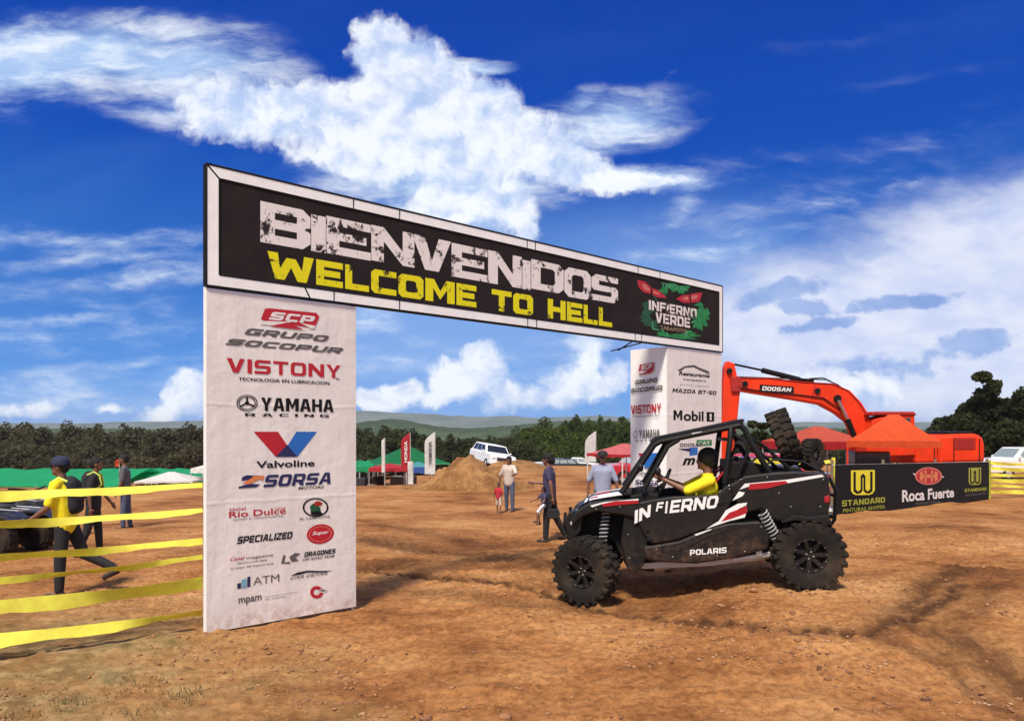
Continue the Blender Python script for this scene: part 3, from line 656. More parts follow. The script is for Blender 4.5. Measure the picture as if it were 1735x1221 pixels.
def tufts():
    P = []; 
    spots = [gpx(150, 1137), gpx(60, 1115), gpx(185, 1150), gpx(240, 1160), gpx(130, 1190), gpx(40, 1205), gpx(220, 1205), gpx(90, 1165), gpx(300, 1180), gpx(20, 1150)]
    B = []; Fs = []
    def blade(x, y, z, h, w, a, lean):
        dx, dy = math.cos(a), math.sin(a); b0 = len(B)
        B.extend([(x - dy * w, y + dx * w, z), (x + dy * w, y - dx * w, z), (x + dx * lean * .5 + dy * w * .6, y + dy * lean * .5 - dx * w * .6, z + h * .6), (x + dx * lean, y + dy * lean, z + h)]); Fs.append((b0, b0 + 1, b0 + 2, b0 + 3))
    for (sx, sy) in spots:
        for _ in range(60):
            x = sx + random.gauss(0, .10); y = sy + random.gauss(0, .13)
            blade(x, y, gz1(x, y) - .01, random.uniform(.015, .05), .004, random.uniform(0, 6.28), random.uniform(.0, .03))
    for _ in range(900):
        y = random.uniform(4.5, 8); x = -random.random() * (y * .72) + 1.0 * random.random() - .2
        if fbm(np.array([x * 1.5]), np.array([y * 1.5]), 3, 61)[0] < .5: continue
        blade(x, y, gz1(x, y) - .01, random.uniform(.01, .03), .003, random.uniform(0, 6.28), random.uniform(.0, .03))
    o = npmesh('grass_tufts', np.array(B), np.array(Fs), 'grass'); tag(o, kind='stuff', label='short dry grass tufts in the left foreground dirt', cat='grass')
tufts()

# ------------------------------------------------------------------ hills, woods
def ridge(name, y0, y1, xa, xb, top, zb, mt, res, seed, amp=1., rough=.0):
    nx = int((xb - xa) / res); ny = int((y1 - y0) / res)
    xs = np.linspace(xa, xb, nx); t = np.linspace(0, 1, ny); X, TT = np.meshgrid(xs, t); Y = y0 + (y1 - y0) * TT
    ps = np.array(sorted(top)); yc = (y0 + y1) / 2
    wx = (ps[:, 0] - CX) * yc / FPX; wz = CAMZ + (HY - ps[:, 1]) * yc / FPX
    zt = np.interp(xs, wx, wz)
    prof = np.sin(np.pi * TT ** .8)
    Z = zb + (zt[None] - zb) * prof + (fbm(X / 60, Y / 60, 5, seed) - .5) * amp * (zt[None] - zb) * .3 * prof
    if rough: Z += (fbm(X / 3.5, Y / 3.5, 3, seed + 5) - .5) * rough
    V = np.stack([X, Y, Z], -1).reshape(-1, 3); i = (np.arange(ny - 1)[:, None] * nx + np.arange(nx - 1)).ravel()
    o = npmesh(name, V, np.stack([i, i + 1, i + nx + 1, i + nx], -1), mt)
    o.data.polygons.foreach_set('use_smooth', np.ones(len(o.data.polygons), bool))
    return tag(o, kind='structure')
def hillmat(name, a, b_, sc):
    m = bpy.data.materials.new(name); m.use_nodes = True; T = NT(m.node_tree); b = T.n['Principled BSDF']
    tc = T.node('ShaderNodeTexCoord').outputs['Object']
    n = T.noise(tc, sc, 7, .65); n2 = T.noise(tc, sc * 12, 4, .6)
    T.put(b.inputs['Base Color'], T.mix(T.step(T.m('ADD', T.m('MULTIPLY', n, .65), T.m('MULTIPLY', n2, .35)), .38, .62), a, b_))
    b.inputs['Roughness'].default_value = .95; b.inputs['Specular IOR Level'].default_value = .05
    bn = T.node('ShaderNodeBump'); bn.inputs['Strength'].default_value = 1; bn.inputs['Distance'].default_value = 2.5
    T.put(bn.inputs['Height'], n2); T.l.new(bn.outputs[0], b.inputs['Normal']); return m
M['hillfar'] = hillmat('far_hill_grey_green', (.095, .13, .125), (.15, .18, .165), .012)  # pale greyish tones carry the haze of distance in the colour
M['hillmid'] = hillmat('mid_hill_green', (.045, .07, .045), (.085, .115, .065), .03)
M['hillg'] = hillmat('near_hill_olive', (.030, .048, .008), (.075, .10, .020), .06)
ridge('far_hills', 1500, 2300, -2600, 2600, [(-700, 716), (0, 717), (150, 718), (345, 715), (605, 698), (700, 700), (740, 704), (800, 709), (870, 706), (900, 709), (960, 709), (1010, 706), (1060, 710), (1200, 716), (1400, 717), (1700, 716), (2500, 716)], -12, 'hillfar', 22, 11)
ridge('wooded_hill', 420, 640, -420, 420, [(-300, 728), (300, 727), (605, 718), (680, 711), (750, 724), (800, 726), (860, 722), (930, 715), (1000, 713), (1060, 716), (1130, 720), (1500, 728), (2200, 730)], -8, 'hillmid', 5, 23, .5, 3.)
def leaves(centres, radii, nper, size, rs, flat=1.):
    """leaf clumps as small quads through several lobes of each crown"""
    Cs = []; 
    for (c, r, n) in zip(centres, radii, nper):
        k = rs.integers(5, 9); lob = rs.normal(size=(k, 3)); lob /= np.linalg.norm(lob, axis=1)[:, None]; lob *= rs.random((k, 1)) ** .5 * .62; lob[:, 2] = np.abs(lob[:, 2]) * 1.0 - .15
        li = rs.integers(0, k, n); d = rs.normal(size=(n, 3)); d /= np.linalg.norm(d, axis=1)[:, None]
        p = lob[li] + d * (rs.random((n, 1)) ** .30) * (.33 + .22 * rs.random((k, 1)))[li]
        Cs.append(np.asarray(c) + p * np.asarray(r))
    C = np.concatenate(Cs); n = len(C)
    u = rs.normal(size=(n, 3)); u /= np.linalg.norm(u, axis=1)[:, None]; w = rs.normal(size=(n, 3)); w -= u * (u * w).sum(1)[:, None]; w /= np.linalg.norm(w, axis=1)[:, None]
    s = size * (.5 + rs.random((n, 1))); u *= s; w *= s * .7
    V = np.stack([C - u, C - w * .9, C + u, C + w], 1).reshape(-1, 3)
    return V, np.arange(n * 4).reshape(n, 4)
def wood(name, label, spots, mt, dens, size, seed):
    rs = np.random.default_rng(seed); cs = []; rd = []; ns = []
    for (x, y, zt, h, w) in spots:
        cs.append((x, y, zt - h * .5)); rd.append((w, w, h * .72)); ns.append(int(dens * w * h))
    V, F = leaves(cs, rd, ns, size, rs); o = npmesh(name, V, F, mt); return tag(o, kind='stuff', label=label, cat='wood')
def row(px0, px1, Y0, Y1, topf, bot, n, w, seed, jit=3.):
    rs = random.Random(seed); out = []
    for i in range(n):
        px = px0 + (px1 - px0) * rs.random(); Y = rs.uniform(Y0, Y1); py = topf(px) + abs(rs.gauss(0, jit)) * 1.0
        zt = CAMZ + (HY - py + 2) * Y / FPX; zb = CAMZ + (HY - bot) * Y / FPX
        x = (px - CX) * Y / FPX; h = max(2.5, zt - zb)
        # lower rank in front of the tall ones
        out.append((x, Y, zt, h, w * rs.uniform(.7, 1.3)))
        out.append((x + rs.uniform(-2, 2), Y - 6, zt - h * .35, h * .65, w * rs.uniform(.8, 1.2)))
    return out
tl = lambda px: float(np.interp(px, [-300, 0, 60, 120, 200, 260, 345, 605, 650, 700, 760, 820, 880], [722, 723, 722, 724, 723, 727, 722, 728, 730, 734, 742, 745, 748]))
wood('brown_woodland', 'dark brown-green wood behind the green tents on the left', row(-260, 360, 118, 150, tl, 800, 105, 3.0, 4, 5.) + row(-200, 350, 112, 124, lambda p: 752, 805, 50, 3, 5), 'leafb', 110, .25, 41)
wood('dark_woodland', 'dark green wood behind the flags in the middle distance', row(560, 900, 112, 150, tl, 800, 75, 2.8, 6) + row(580, 900, 106, 120, lambda p: 758, 805, 34, 2.6, 7), 'leafd', 110, .25, 42)
tg = lambda px: float(np.interp(px, [860, 900, 960, 1020, 1062, 1110, 1250, 1420], [742, 722, 713, 709, 713, 719, 728, 730]))
wood('olive_hillside_wood', 'olive green wooded hillside behind the parked cars and red tent', row(850, 1180, 150, 240, tg, 790, 130, 4.2, 8, 14) + row(870, 1180, 140, 160, lambda p: 752, 795, 50, 4, 9), 'leafg', 66, .36, 43)
wood('low_woodland', 'low dark wood line behind the red tents beyond the excavator', row(1180, 1800, 150, 190, lambda p: 735, 790, 60, 4.2, 10), 'leafd', 36, .46, 44)

def tree(label, base, h, lobes, mt, seed, size=.2, dens=900, group=None, cat='tree'):
    bx, by = base; bz = gz1(bx, by); t = thing('tree', label, cat, (bx, by, bz), group=group); rs = np.random.default_rng(seed); rr = random.Random(seed)
    mb = MB(); mb.tube([(0, 0, -.3), (.1, 0, h * .25), (-.1, .1, h * .5), (.1, 0, h * .8)], [h * .035, h * .028, h * .02, h * .008], 8)
    for (lx, ly, lz, r) in lobes:
        k = min(h * .5, lz * .6); mb.tube([(0, 0, k), (lx * .5, ly * .5, (k + lz) / 2 + .1), (lx, ly, lz)], [h * .012, h * .008, h * .003], 6)
    mb.build('trunk', 'bark', t, smooth=True)
    V, F = leaves([l[:3] for l in lobes], [(l[3], l[3], l[3] * (l[4] if len(l) > 4 else .85)) for l in lobes], [int(dens * l[3] ** 1.7) for l in lobes], size, rs)
    c = npmesh('crown', V, F, mt); c.parent = t; return t
# the big trees at the right edge
def lobes_from_px(lst, Y, base):
    bx, by = base; bz = gz1(bx, by); out = []
    for (px, py, rpx) in lst:
        yy = Y + random.uniform(-1.2, 1.2); q = PX(px, py, yy); out.append((q.x - bx, q.y - by, q.z - bz, rpx * yy / FPX * 1.25))
    return out
Y0 = 62; b0 = (PX(1672, 760, Y0).x, Y0)
tree('tall dark tree with a narrow top rising above the others at right', b0, 7.6, lobes_from_px([(1664, 640, 15), (1684, 652, 13), (1670, 668, 22), (1655, 690, 30), (1690, 690, 28), (1672, 720, 42), (1640, 722, 34), (1705, 725, 34), (1670, 752, 46)], Y0, b0), 'leafd', 5, .17, 950)
b1 = (PX(1612, 760, 66).x, 66)
tree('lower bushy dark tree sloping down behind the excavator counterweight', b1, 4.6, lobes_from_px([(1628, 705, 24), (1605, 716, 20), (1588, 732, 17), (1615, 738, 36), (1640, 745, 34), (1590, 758, 26)], 66, b1), 'leafd', 6, .17, 950)
b2 = (PX(1738, 760, 58).x, 58)
tree('dark tree cut by the right edge of the photo', b2, 6.5, lobes_from_px([(1728, 690, 22), (1740, 672, 20), (1755, 700, 36), (1722, 722, 28), (1745, 745, 46), (1790, 730, 50)], 58, b2), 'leafd', 7, .17, 900)
b3 = (PX(1285, 790, 30).x, 30)
tree('dark bush seen between the buggy roof and its spare wheel', b3, 2.9, lobes_from_px([(1276, 718, 9), (1292, 722, 9), (1284, 740, 16), (1265, 745, 12), (1305, 748, 13), (1285, 765, 22)], 30, b3), 'leafd', 8, .08, 2500, cat='bush')

# ------------------------------------------------------------------ dirt mound
def mound():
    cy = 31.; c = PX(790, 800, cy); n = 90
    xs = np.linspace(-3.1, 3.1, n); X, Yv = np.meshgrid(xs, np.linspace(-2.2, 2.2, n))
    top = np.interp(X, [-3.1, -2.3, -1.6, -.8, -.3, .25, .8, 1.5, 2.2, 3.1], [0, .12, .34, .98, 1.24, 1.30, .95, .55, .25, 0])
    Z = top * np.clip(1 - (Yv / 2.2) ** 2, 0, 1) ** .8; Z = Z * (1 + (fbm(X * 1.6, Yv * 1.6, 5, 91) - .5) * .85) + (fbm(X * 4, Yv * 4, 4, 92) - .5) * .26 * np.clip(Z * 2, 0, 1)
    G = gz(X + c.x, Yv + cy); Z = Z + G - .06
    V = np.stack([X + c.x, Yv + cy, Z], -1).reshape(-1, 3); i = (np.arange(n - 1)[:, None] * n + np.arange(n - 1)).ravel()
    m = hillmat('mound_dirt', (.19, .090, .034), (.40, .215, .088), 1.1)
    for nd in m.node_tree.nodes:
        if nd.type == 'BUMP': nd.inputs['Distance'].default_value = .08
    o = npmesh('dirt_mound', V, np.stack([i, i + 1, i + n + 1, i + n], -1), m); o.data.polygons.foreach_set('use_smooth', np.ones(len(o.data.polygons), bool)); tag(o, kind='structure')
mound()
def bank():
    cy = 51.; cx = (828 - CX) * cy / FPX; n = 60; X, Yv = np.meshgrid(np.linspace(-5, 5, n), np.linspace(-5, 5, n)); Z = .62 * np.clip(1.25 - np.hypot(X, Yv) / 4.0, 0, 1) ** 1.1; Z = np.minimum(Z, .62 * .52) * 1.9
    Z = Z + (fbm(X * 1.5, Yv * 1.5, 4, 95) - .5) * .10 * (Z > .02) + gz(X + cx, Yv + cy) - .05
    V = np.stack([X + cx, Yv + cy, Z], -1).reshape(-1, 3); i = (np.arange(n - 1)[:, None] * n + np.arange(n - 1)).ravel()
    o = npmesh('dirt_bank', V, np.stack([i, i + 1, i + n + 1, i + n], -1), bpy.data.materials['mound_dirt']); o.data.polygons.foreach_set('use_smooth', np.ones(len(o.data.polygons), bool)); tag(o, kind='structure')
bank()
# ------------------------------------------------------------------ welcome gate
VP = (2255, 730)
G0 = Vector((-2.842, 6.88, 0)); GD = Vector((.743, .670, 0)).normalized(); GN = Vector((.670, -.743, 0)).normalized(); GB = -GN
UP = Vector((0, 0, 1))
gate = thing('welcome_gate', 'tall event arch of white sponsor pillars carrying a black BIENVENIDOS banner', 'gate', G0)
W = 1.575; GL = 8.67; PZ = 3.24
def gp(u, z, d=0.): return G0 + GD * u + UP * z + GB * d   # along the gate, up, backwards
# left pillar: stretched canvas on a steel frame
mb = MB(); n1, n2 = 14, 24; vs = []; fs = []
for i in range(n1 + 1):
    for j in range(n2 + 1):
        u = W * i / n1; z = .02 + (PZ - .03) * j / n2; e = min(i, n1 - i) / n1
        dd = .0006 * math.sin(7 * u + 2.2 * z) * min(1, e * 6) + .0014 * math.exp(-((PZ - z - .15) / .2) ** 2) * math.sin(18 * u + 4 * z) * min(1, e * 6)
        vs.append(gp(u, z, .0022 + dd))
for i in range(n1):
    for j in range(n2): fs.append((i * (n2 + 1) + j, (i + 1) * (n2 + 1) + j, (i + 1) * (n2 + 1) + j + 1, i * (n2 + 1) + j + 1))
lp = mb.add(vs, fs).build('pillar_panel', 'panel', gate, world=True, smooth='full')
mb = MB()
for u in (.02, W - .02): mb.tube([gp(u, -.05, .045), gp(u, PZ, .045)], .022, 8)
for z in (.03, 1.1, 2.2, PZ - .03): mb.tube([gp(.02, z, .045), gp(W - .02, z, .045)], .016, 8)
mb.build('pillar_frame', 'alu', gate, world=True, smooth=True)
mb = MB(); mb.bar(gp(-.004, .02, .02), gp(-.004, PZ, .02), .012, .03); mb.build('panel_hem', 'decalw', gate, world=True)
B = Board(gp(0, 0, 0), GN, VP, lp)
B.poly([(449, 523), (456, 522), (536, 530), (541, 536), (533, 556), (447, 543), (442, 540)], 'redp', .004, 'logo')
B.text('SCP', 455, 527, 541, 534, 'wprint', .03, .3, .009, yt2=536, yb2=549)
B.polys([[(441, 543.5), (494, 545.2), (470, 552.5), (441, 549)], [(509, 547), (534, 552), (533, 556), (528, 557)]], 'panel', .010, 'logo')
B.poly([(487, 546), (516, 559), (456, 552.5)], 'redp', .012, 'logo'); 
B.text('GRUPO', 414, 555, 566.5, 558, 'greyp', .035, .35)
B.text('SOCOPUR', 381, 572.5, 583.5, 582, 'greyp', .035, .35)
B.text('VISTONY', 384, 606, 630, 577, 'redp', .022)
B.text('TECNOLOGIA EN LUBRICACION', 404, 638.5, 644.5, 558, 'blackp', .02)
B.text('R', 569, 640, 643, 575, 'greyp', .01)
B.oval(418.5, 682.5, 18, 14, 'blackp', inner=.90, name='logo'); B.oval(418.5, 682.5, 14.6, 11.2, 'blackp', inner=.88, name='logo'); B.oval(418.5, 682.5, 4, 3, 'blackp', name='logo')
for a in (90, 210, 330):
    ca, sa = math.cos(R(a)), math.sin(R(a)); B.poly([(418.5 - sa * 1.6, 682.5 - ca * 1.2), (418.5 + sa * 1.6, 682.5 + ca * 1.2), (418.5 + ca * 13 + sa * 1.6, 682.5 - sa * 10 + ca * 1.2), (418.5 + ca * 13 - sa * 1.6, 682.5 - sa * 10 - ca * 1.2)], 'blackp', .005, 'logo')
B.text('YAMAHA', 442, 673, 695.5, 565, 'blackp', .028)
B.text('R A C I N G', 415, 699.5, 704.5, 557, 'blackp', .03, space=1.5)
B.poly([(430, 731), (471, 731), (487, 755), (467, 773)], 'redp', .004, 'logo'); B.poly([(502, 731), (537, 731), (504, 773), (487, 755)], 'bluep', .004, 'logo'); B.poly([(486.5, 753), (504, 773.5), (467, 773.5)], 'navyp', .006, 'logo')
B.text('Valvoline', 434, 781, 793, 533, 'blackp', .022)
B.text('SORSA', 446, 804.5, 825, 560, 'navyp', .035, .25)
B.polys([[(410, 808), (418, 804.5), (440, 805), (436, 811), (409, 814)], [(404, 824), (424, 819), (441, 820), (434, 825), (404, 827)]], 'navyp', .005, 'logo')
B.polys([[(410, 819), (430, 807), (425, 806), (448, 805), (445, 814), (440, 811), (422, 820)]], 'orangep', .007, 'logo')
B.text('MOTORS', 505, 824, 829, 549, 'greyp', .02, .2)
B.text('Hotel', 389, 860, 865, 416, 'redp', .01); B.text('Rio Dulce', 388, 866, 877, 484, 'redp', .012); B.text('LODGE', 465, 859.5, 863, 484, 'redp', .01)
B.text('hotel y restaurante', 395, 878.5, 882, 480, 'greyp', .01)
B.oval(534.6, 859, 22, 16, 'blackp', inner=.86, name='logo'); B.oval(534, 862, 9, 9.5, 'dgreenp', name='logo', rag=.2); B.oval(539, 853, 7.5, 4.5, 'excd', lift=.006, name='logo', rag=.2); B.oval(536, 869, 10, 3.5, 'blackp', lift=.006, name='logo')
B.text('EL CAMPESTRE', 508, 877, 880.5, 559, 'greyp', .01)
B.text('SPECIALIZED', 401, 909, 921, 496, 'blackp', .025, .3)
B.oval(542.7, 904, 23, 16.5, 'redp', name='logo', sk=-.08); B.oval(542.7, 904, 19.5, 13, 'pinkp', lift=.006, inner=.92, name='logo', sk=-.08); B.text('Super', 529, 900, 908, 557, 'wprint', .02, .3, .008)
B.text('Canal', 390, 944, 950, 414, 'redp', .01, .2); B.text('magazine', 417, 942.5, 948, 463, 'greyp', .01)
B.text('television y radio digital', 402, 952, 956, 452, 'greyp', .01); B.text('lo mejor del deporte local', 391, 961, 965, 463, 'greyp', .01)
B.polys([[(476, 954), (480, 940), (484, 940), (481, 952), (492, 951), (491, 954)], [(490, 943), (500, 936), (509, 937), (500, 944), (506, 949), (494, 951)]], 'greyp', .005, 'logo')
B.text('DRAGONES', 515, 935, 943, 569, 'blackp', .03, .3); B.text('OFF ROAD TEAM', 512, 945.5, 950, 567, 'greyp', .02, .3)
B.polys([[(402, 997), (402, 988), (408, 986.5), (408, 996)]], 'navyp', .005, 'logo'); B.polys([[(409, 996), (409, 982), (418, 979), (418, 994.5)]], 'lbluep', .005, 'logo'); B.polys([[(419, 994), (419, 977), (424, 975.5), (424, 993)]], 'navyp', .005, 'logo')
B.text('ATM', 429, 977.5, 990.5, 473, 'greyp', -.004)
B.polys([[(492, 975), (503, 969.5), (520, 966), (546, 966.5), (566, 966), (548, 968.8), (520, 969), (508, 972.5)]], 'blackp', .005, 'logo'); B.text('CAR DETAIL', 492, 976.5, 981, 556, 'greyp', .015, .35)
B.text('mpam', 404, 1013, 1026, 443, 'greyp', .015); B.text('municipalidad provincial', 449, 1009.5, 1012, 503, 'greyp', .0); B.text('alto amazonas', 449, 1013.5, 1016, 484, 'greyp', .0)
B.oval(536.5, 1002.5, 11, 10.5, 'redp', inner=.5, name='logo'); B.polys([[(538, 1001), (549, 994), (548, 999), (556, 998.5), (550, 1003), (540, 1003)]], 'panel', .007, 'logo'); B.polys([[(540, 1001), (548, 996), (547, 999), (555, 999), (549, 1001.5)]], 'greyp', .009, 'logo')

# banner with its frame
u0, u1, z0, z1 = -.005, GL + .01, PZ, PZ + 1.145
bt = B.at(370, 300).z; 
mb = MB(); mb.box((0, 0, 0), (1, 1, 1)); 
def slab(u0_, u1_, z0_, z1_, d0, d1):
    m_ = MB(); P = [gp(u0_, z0_, d0), gp(u1_, z0_, d0), gp(u1_, z1_, d0), gp(u0_, z1_, d0)]; m_.prism(P, GB * (d1 - d0)); return m_
ib = .115
bz0, bz1 = PZ + .012, PZ + 1.142
white_parts = [(u0, u1, bz1 - ib, bz1), (u0, u1, bz0, bz0 + ib), (u0, u0 + .12, bz0 + ib, bz1 - ib), (u1 - .11, u1, bz0 + ib, bz1 - ib)]
for q in white_parts: slab(*q, -.012, .028).build('border_board', 'white', gate, world=True)
ban = slab(u0 + .122, u1 - .112, bz0 + ib + .002, bz1 - ib - .002, -.008, .024).build('banner', 'banner', gate, world=True)
mb = MB()
o_ = .013
for (a, b) in [((u0, bz0), (u1, bz0)), ((u0, bz1), (u1, bz1)), ((u0, bz0), (u0, bz1)), ((u1, bz0), (u1, bz1))]:
    for d in (-.004, .034): mb.tube([gp(*a, d), gp(*b, d)], .014 if d < 0 else .014, 6)
i0, i1, j0, j1 = u0 + .12, u1 - .11, bz0 + ib, bz1 - ib
for (a, b) in [((i0, j0), (i1, j0)), ((i0, j1), (i1, j1)), ((i0, j0), (i0, j1)), ((i1, j0), (i1, j1))]:
    mb.tube([gp(*a, -.006), gp(*b, -.006)], .0115, 6)
mb.build('frame_rail', 'steel', gate, world=True, smooth=True)
def u_at(px):
    q = B.at(px, 730); return (q - G0).dot(GD)
for px, top in [(598, 1), (676, 1), (892, 1), (906, 1), (1080, 1), (1117, 1), (565, 0), (676, 0), (893, 0), (908, 0), (1075, 0), (1086, 0)]:
    u = u_at(px); a, b = ((j1, bz1) if top else (bz0, j0)); m_ = MB(); m_.tube([gp(u, a, -.006), gp(u, b, -.009)], .009, 6); m_.build('frame_strut', 'steel', gate, world=True, smooth=True)
for (ua, za, ub, zb) in [(u0, bz1, i0, j1), (u_at(515), j0, u_at(525), bz0)]:
    m_ = MB(); m_.tube([gp(ua, za, -.007), gp(ub, zb, -.007)], .010, 6); m_.build('frame_strut', 'steel', gate, world=True, smooth=True)
for q in ((u_at(1075), .3), (u_at(1092), .45)):
    m_ = MB(); m_.tube([gp(q[0], bz0, .03), gp(u_at(1070) + .05, bz0 - .12, q[1])], .010, 6); m_.build('frame_strut', 'steel', gate, world=True, smooth=True)
B = Board(gp(0, 0, -.008), GN, VP, ban)
# BIENVENIDOS: each letter is its own sheet of scuffed print
xs = [(441, 526), (527, 552), (553, 628), (629, 702), (698, 764), (765, 826), (827, 884), (885, 899), (900, 955), (956, 1001), (1002, 1047)]
for ch, (a, b_) in zip('BIENVENIDOS', xs):
    f = (a - 440) / (2255 - 440); jt = {'I': 10, 'D': 1, 'S': 5, 'E': 4}.get(ch, 2) * .5; jb = random.uniform(-2, 2)
    B.text(ch, a, 339 + (730 - 339) * f + jt, 409 + (730 - 409) * f + jb, b_, 'gwhite', .085 if ch not in 'I' else .03, lift=.004)
for wd, a, b_ in [('WELCOME', 453, 807), ('TO', 833, 903), ('HELL', 928, 1037)]:
    f = (a - 453) / (2255 - 453); B.text(wd, a, 425 + (730 - 425) * f, 470 + (730 - 470) * f, b_, 'gyellow', .045 if wd != 'TO' else .05, lift=.005)
# emblem: green splash, a pair of red eyes and the event name
def splash(cx, cy, rx, ry, mt, lift, n=46, a0=0, a1=360, seed=1):
    rr = random.Random(seed); P = []
    for k in range(n):
        t = R(a0 + (a1 - a0) * k / n); q = rr.choice([.72, .85, .95, 1.0, 1.12]) * rr.uniform(.92, 1.08); P.append((cx + rx * q * math.cos(t), cy + ry * q * math.sin(t)))
    mb = MB(); lift *= .3; c = B.at(cx, cy) + GN * lift; pts = [B.at(*p) + GN * lift for p in P]
    mb.add([c] + pts, [(0, 1 + k, 1 + (k + 1) % n) for k in range(n)]); mb.build('emblem', mt, ban, world=True)
splash(1136, 530, 47, 34, 'dgreenp', .003, seed=3); splash(1184, 536, 19, 24, 'greenp', .005, 30, seed=4); splash(1098, 537, 15, 15, 'dgreenp', .005, 26, seed=5); splash(1145, 568, 38, 11, 'greenp', .005, 34, seed=6)
splash(1142, 490, 27, 9, 'greenp', .005, 26, seed=8); splash(1140, 520, 46, 30, 'banner', .007, 40, seed=9); splash(1145, 546, 30, 22, 'banner', .009, 30, seed=10)
B.polys([[(1079, 474), (1093, 477), (1103, 487), (1102, 498), (1090, 495), (1082, 487)], [(1105, 488), (1116, 492), (1130, 505), (1114, 504), (1105, 499)], [(1145, 506), (1156, 500), (1168, 499), (1168.5, 513), (1158, 513)], [(1170, 498), (1182, 496), (1190, 496), (1185, 511), (1170.5, 513)]], 'redp', .011, 'emblem')
B.polys([[(1087, 480), (1094, 482), (1101, 490), (1100, 494), (1091, 490)], [(1106, 492), (1113, 495), (1119, 500), (1107, 497)], [(1155, 505), (1165, 502), (1166, 508), (1157, 508)], [(1171, 501), (1182, 499), (1180, 506), (1171, 508)]], 'pinkp', .013, 'emblem')
B.text('TERCERA', 1120, 478.5, 485, 1164, 'lgreen', .03, lift=.013)
B.text('INFIERNO', 1099, 508, 524.5, 1180, 'gwhite', .04, lift=.014); B.text('VERDE', 1110, 528.5, 546, 1169, 'gwhite', .045, lift=.014)
B.text('TARAPOTO', 1118, 551, 557.5, 1163, 'tanp', .02, lift=.014)
B.polys([[(1104, 545), (1106, 545), (1107, 556), (1117, 558), (1116, 560), (1105, 558)], [(1128, 563), (1131, 563), (1132, 576), (1129, 576)], [(1170, 545), (1180, 541), (1179, 544), (1172, 548)], [(1160, 562), (1166, 560), (1163, 572), (1160, 572)]], 'lgreen', .012, 'emblem')

# right pillar: a square box
ua, ub = GL - W + .02, GL + .0
SD = .73
rz = gz1(*gp(GL - .8, 0, .3)[:2]) - .06
def boxpanel(P, name='pillar_panel', mt='panel'):
    m_ = MB(); m_.add(P, [(0, 1, 2, 3)]); return m_
def quadpanel(A, Bq, name, mt, thick, nrm):
    m_ = MB(); m_.prism([A + UP * rz, Bq + UP * rz, Bq + UP * (PZ - .01), A + UP * (PZ - .01)], nrm * -thick); return m_.build(name, mt, gate, world=True, bevel=.004)
fr = quadpanel(gp(ua, 0), gp(ub, 0), 'pillar_panel', 'panel', .02, GN)
sd = quadpanel(gp(ua - .002, 0, .022), gp(ua - .002, 0, SD), 'pillar_panel', 'white', .02, -GD)  # brighter white than the front: the stronger light is in the colour
quadpanel(gp(ub + .002, 0, .022), gp(ub + .002, 0, SD), 'pillar_panel', 'white', .02, GD)
quadpanel(gp(ua + .03, 0, SD - .02), gp(ub - .03, 0, SD - .02), 'pillar_panel', 'white', .02, GB)
m_ = MB(); m_.prism([gp(ua + .02, PZ - .03, .03), gp(ub - .02, PZ - .03, .03), gp(ub - .02, PZ - .03, SD - .05), gp(ua + .02, PZ - .03, SD - .05)], UP * .015); m_.build('pillar_top', 'white', gate, world=True)
F = Board(gp(0, 0, 0), GN, VP, fr)
F.polys([[(1148, 627), (1160, 620), (1176, 618), (1186, 623), (1200, 628), (1203, 634), (1199, 633), (1185, 627), (1175, 622), (1161, 623), (1152, 630)]], 'greyp', .004, 'logo')
F.text('Restaurante', 1150, 628.5, 635.5, 1202, 'blackp', .03, .2); F.text('Campestre', 1157, 640, 645, 1196, 'greyp', .02); F.text('comida regional', 1152, 650, 652.5, 1201, 'greyp', .0)
F.text('MAZDA BT-50', 1139, 657.5, 664.5, 1214, 'blackp', .035, .2)
F.text('M', 1141, 694.5, 711.5, 1156, 'blackp'); F.text('obil', 1158, 695.5, 713, 1192, 'blackp', .03); F.poly([(1197, 697.5), (1210, 698), (1210, 714), (1197, 714)], 'blackp', .004, 'logo'); F.polys([[(1201.5, 702), (1204, 700.5), (1205.5, 700.5), (1205.5, 711.5), (1202.5, 711.5), (1202.5, 703)]], 'panel', .006, 'logo')
F.text('DOOSAN', 1152, 751, 757, 1190, 'greyp', .03); F.poly([(1180, 745), (1206, 744.5), (1206, 754.5), (1180, 756)], 'greenp', .003, 'logo'); F.text('CAT', 1183, 747.5, 753.5, 1203, 'wprint', .02, lift=.006)
F.polys([[(1148, 760), (1170, 759), (1170, 765), (1158, 763)]], 'navyp', .004, 'logo'); F.polys([[(1168, 758), (1182, 757), (1182, 770), (1168, 772)]], 'bluep', .004, 'logo')
F.text('m', 1156, 776, 788, 1178, 'blackp', .04, .3)
sv = (510, 732)
S = Board(gp(ua - .0245, 0, 0), -GD, None, sd)
def stext(s_, xl, ytl, ybl, xr, ytr, ybr, mt, bold=.02, shear=0.): S.text(s_, xl, ytl, ybl, xr, mt, bold, shear, .004, yt2=ytr, yb2=ybr)
S.poly([(1084, 617.5), (1108, 613.5), (1107, 627), (1101, 632), (1083, 634), (1082, 628)], 'redp', .003, 'logo'); S.text('SCP', 1086, 619, 627, 1105, 'wprint', .03, .2, .006, yt2=615.5, yb2=624)
S.polys([[(1083, 629), (1098, 627.5), (1089, 632), (1083, 632.5)]], 'white', .006, 'logo')
stext('GRUPO', 1076, 644, 651, 1114, 639.5, 647, 'greyp', .04, .2); stext('SOCOPUR', 1068.5, 658, 665, 1122.5, 652, 660, 'greyp', .04, .2)
stext('VISTONY', 1069, 687, 701, 1120, 683, 698, 'redp', .015); stext('TECNOLOGIA EN LUBRICACION', 1073, 704, 706.5, 1116, 702.5, 705, 'greyp', .02)
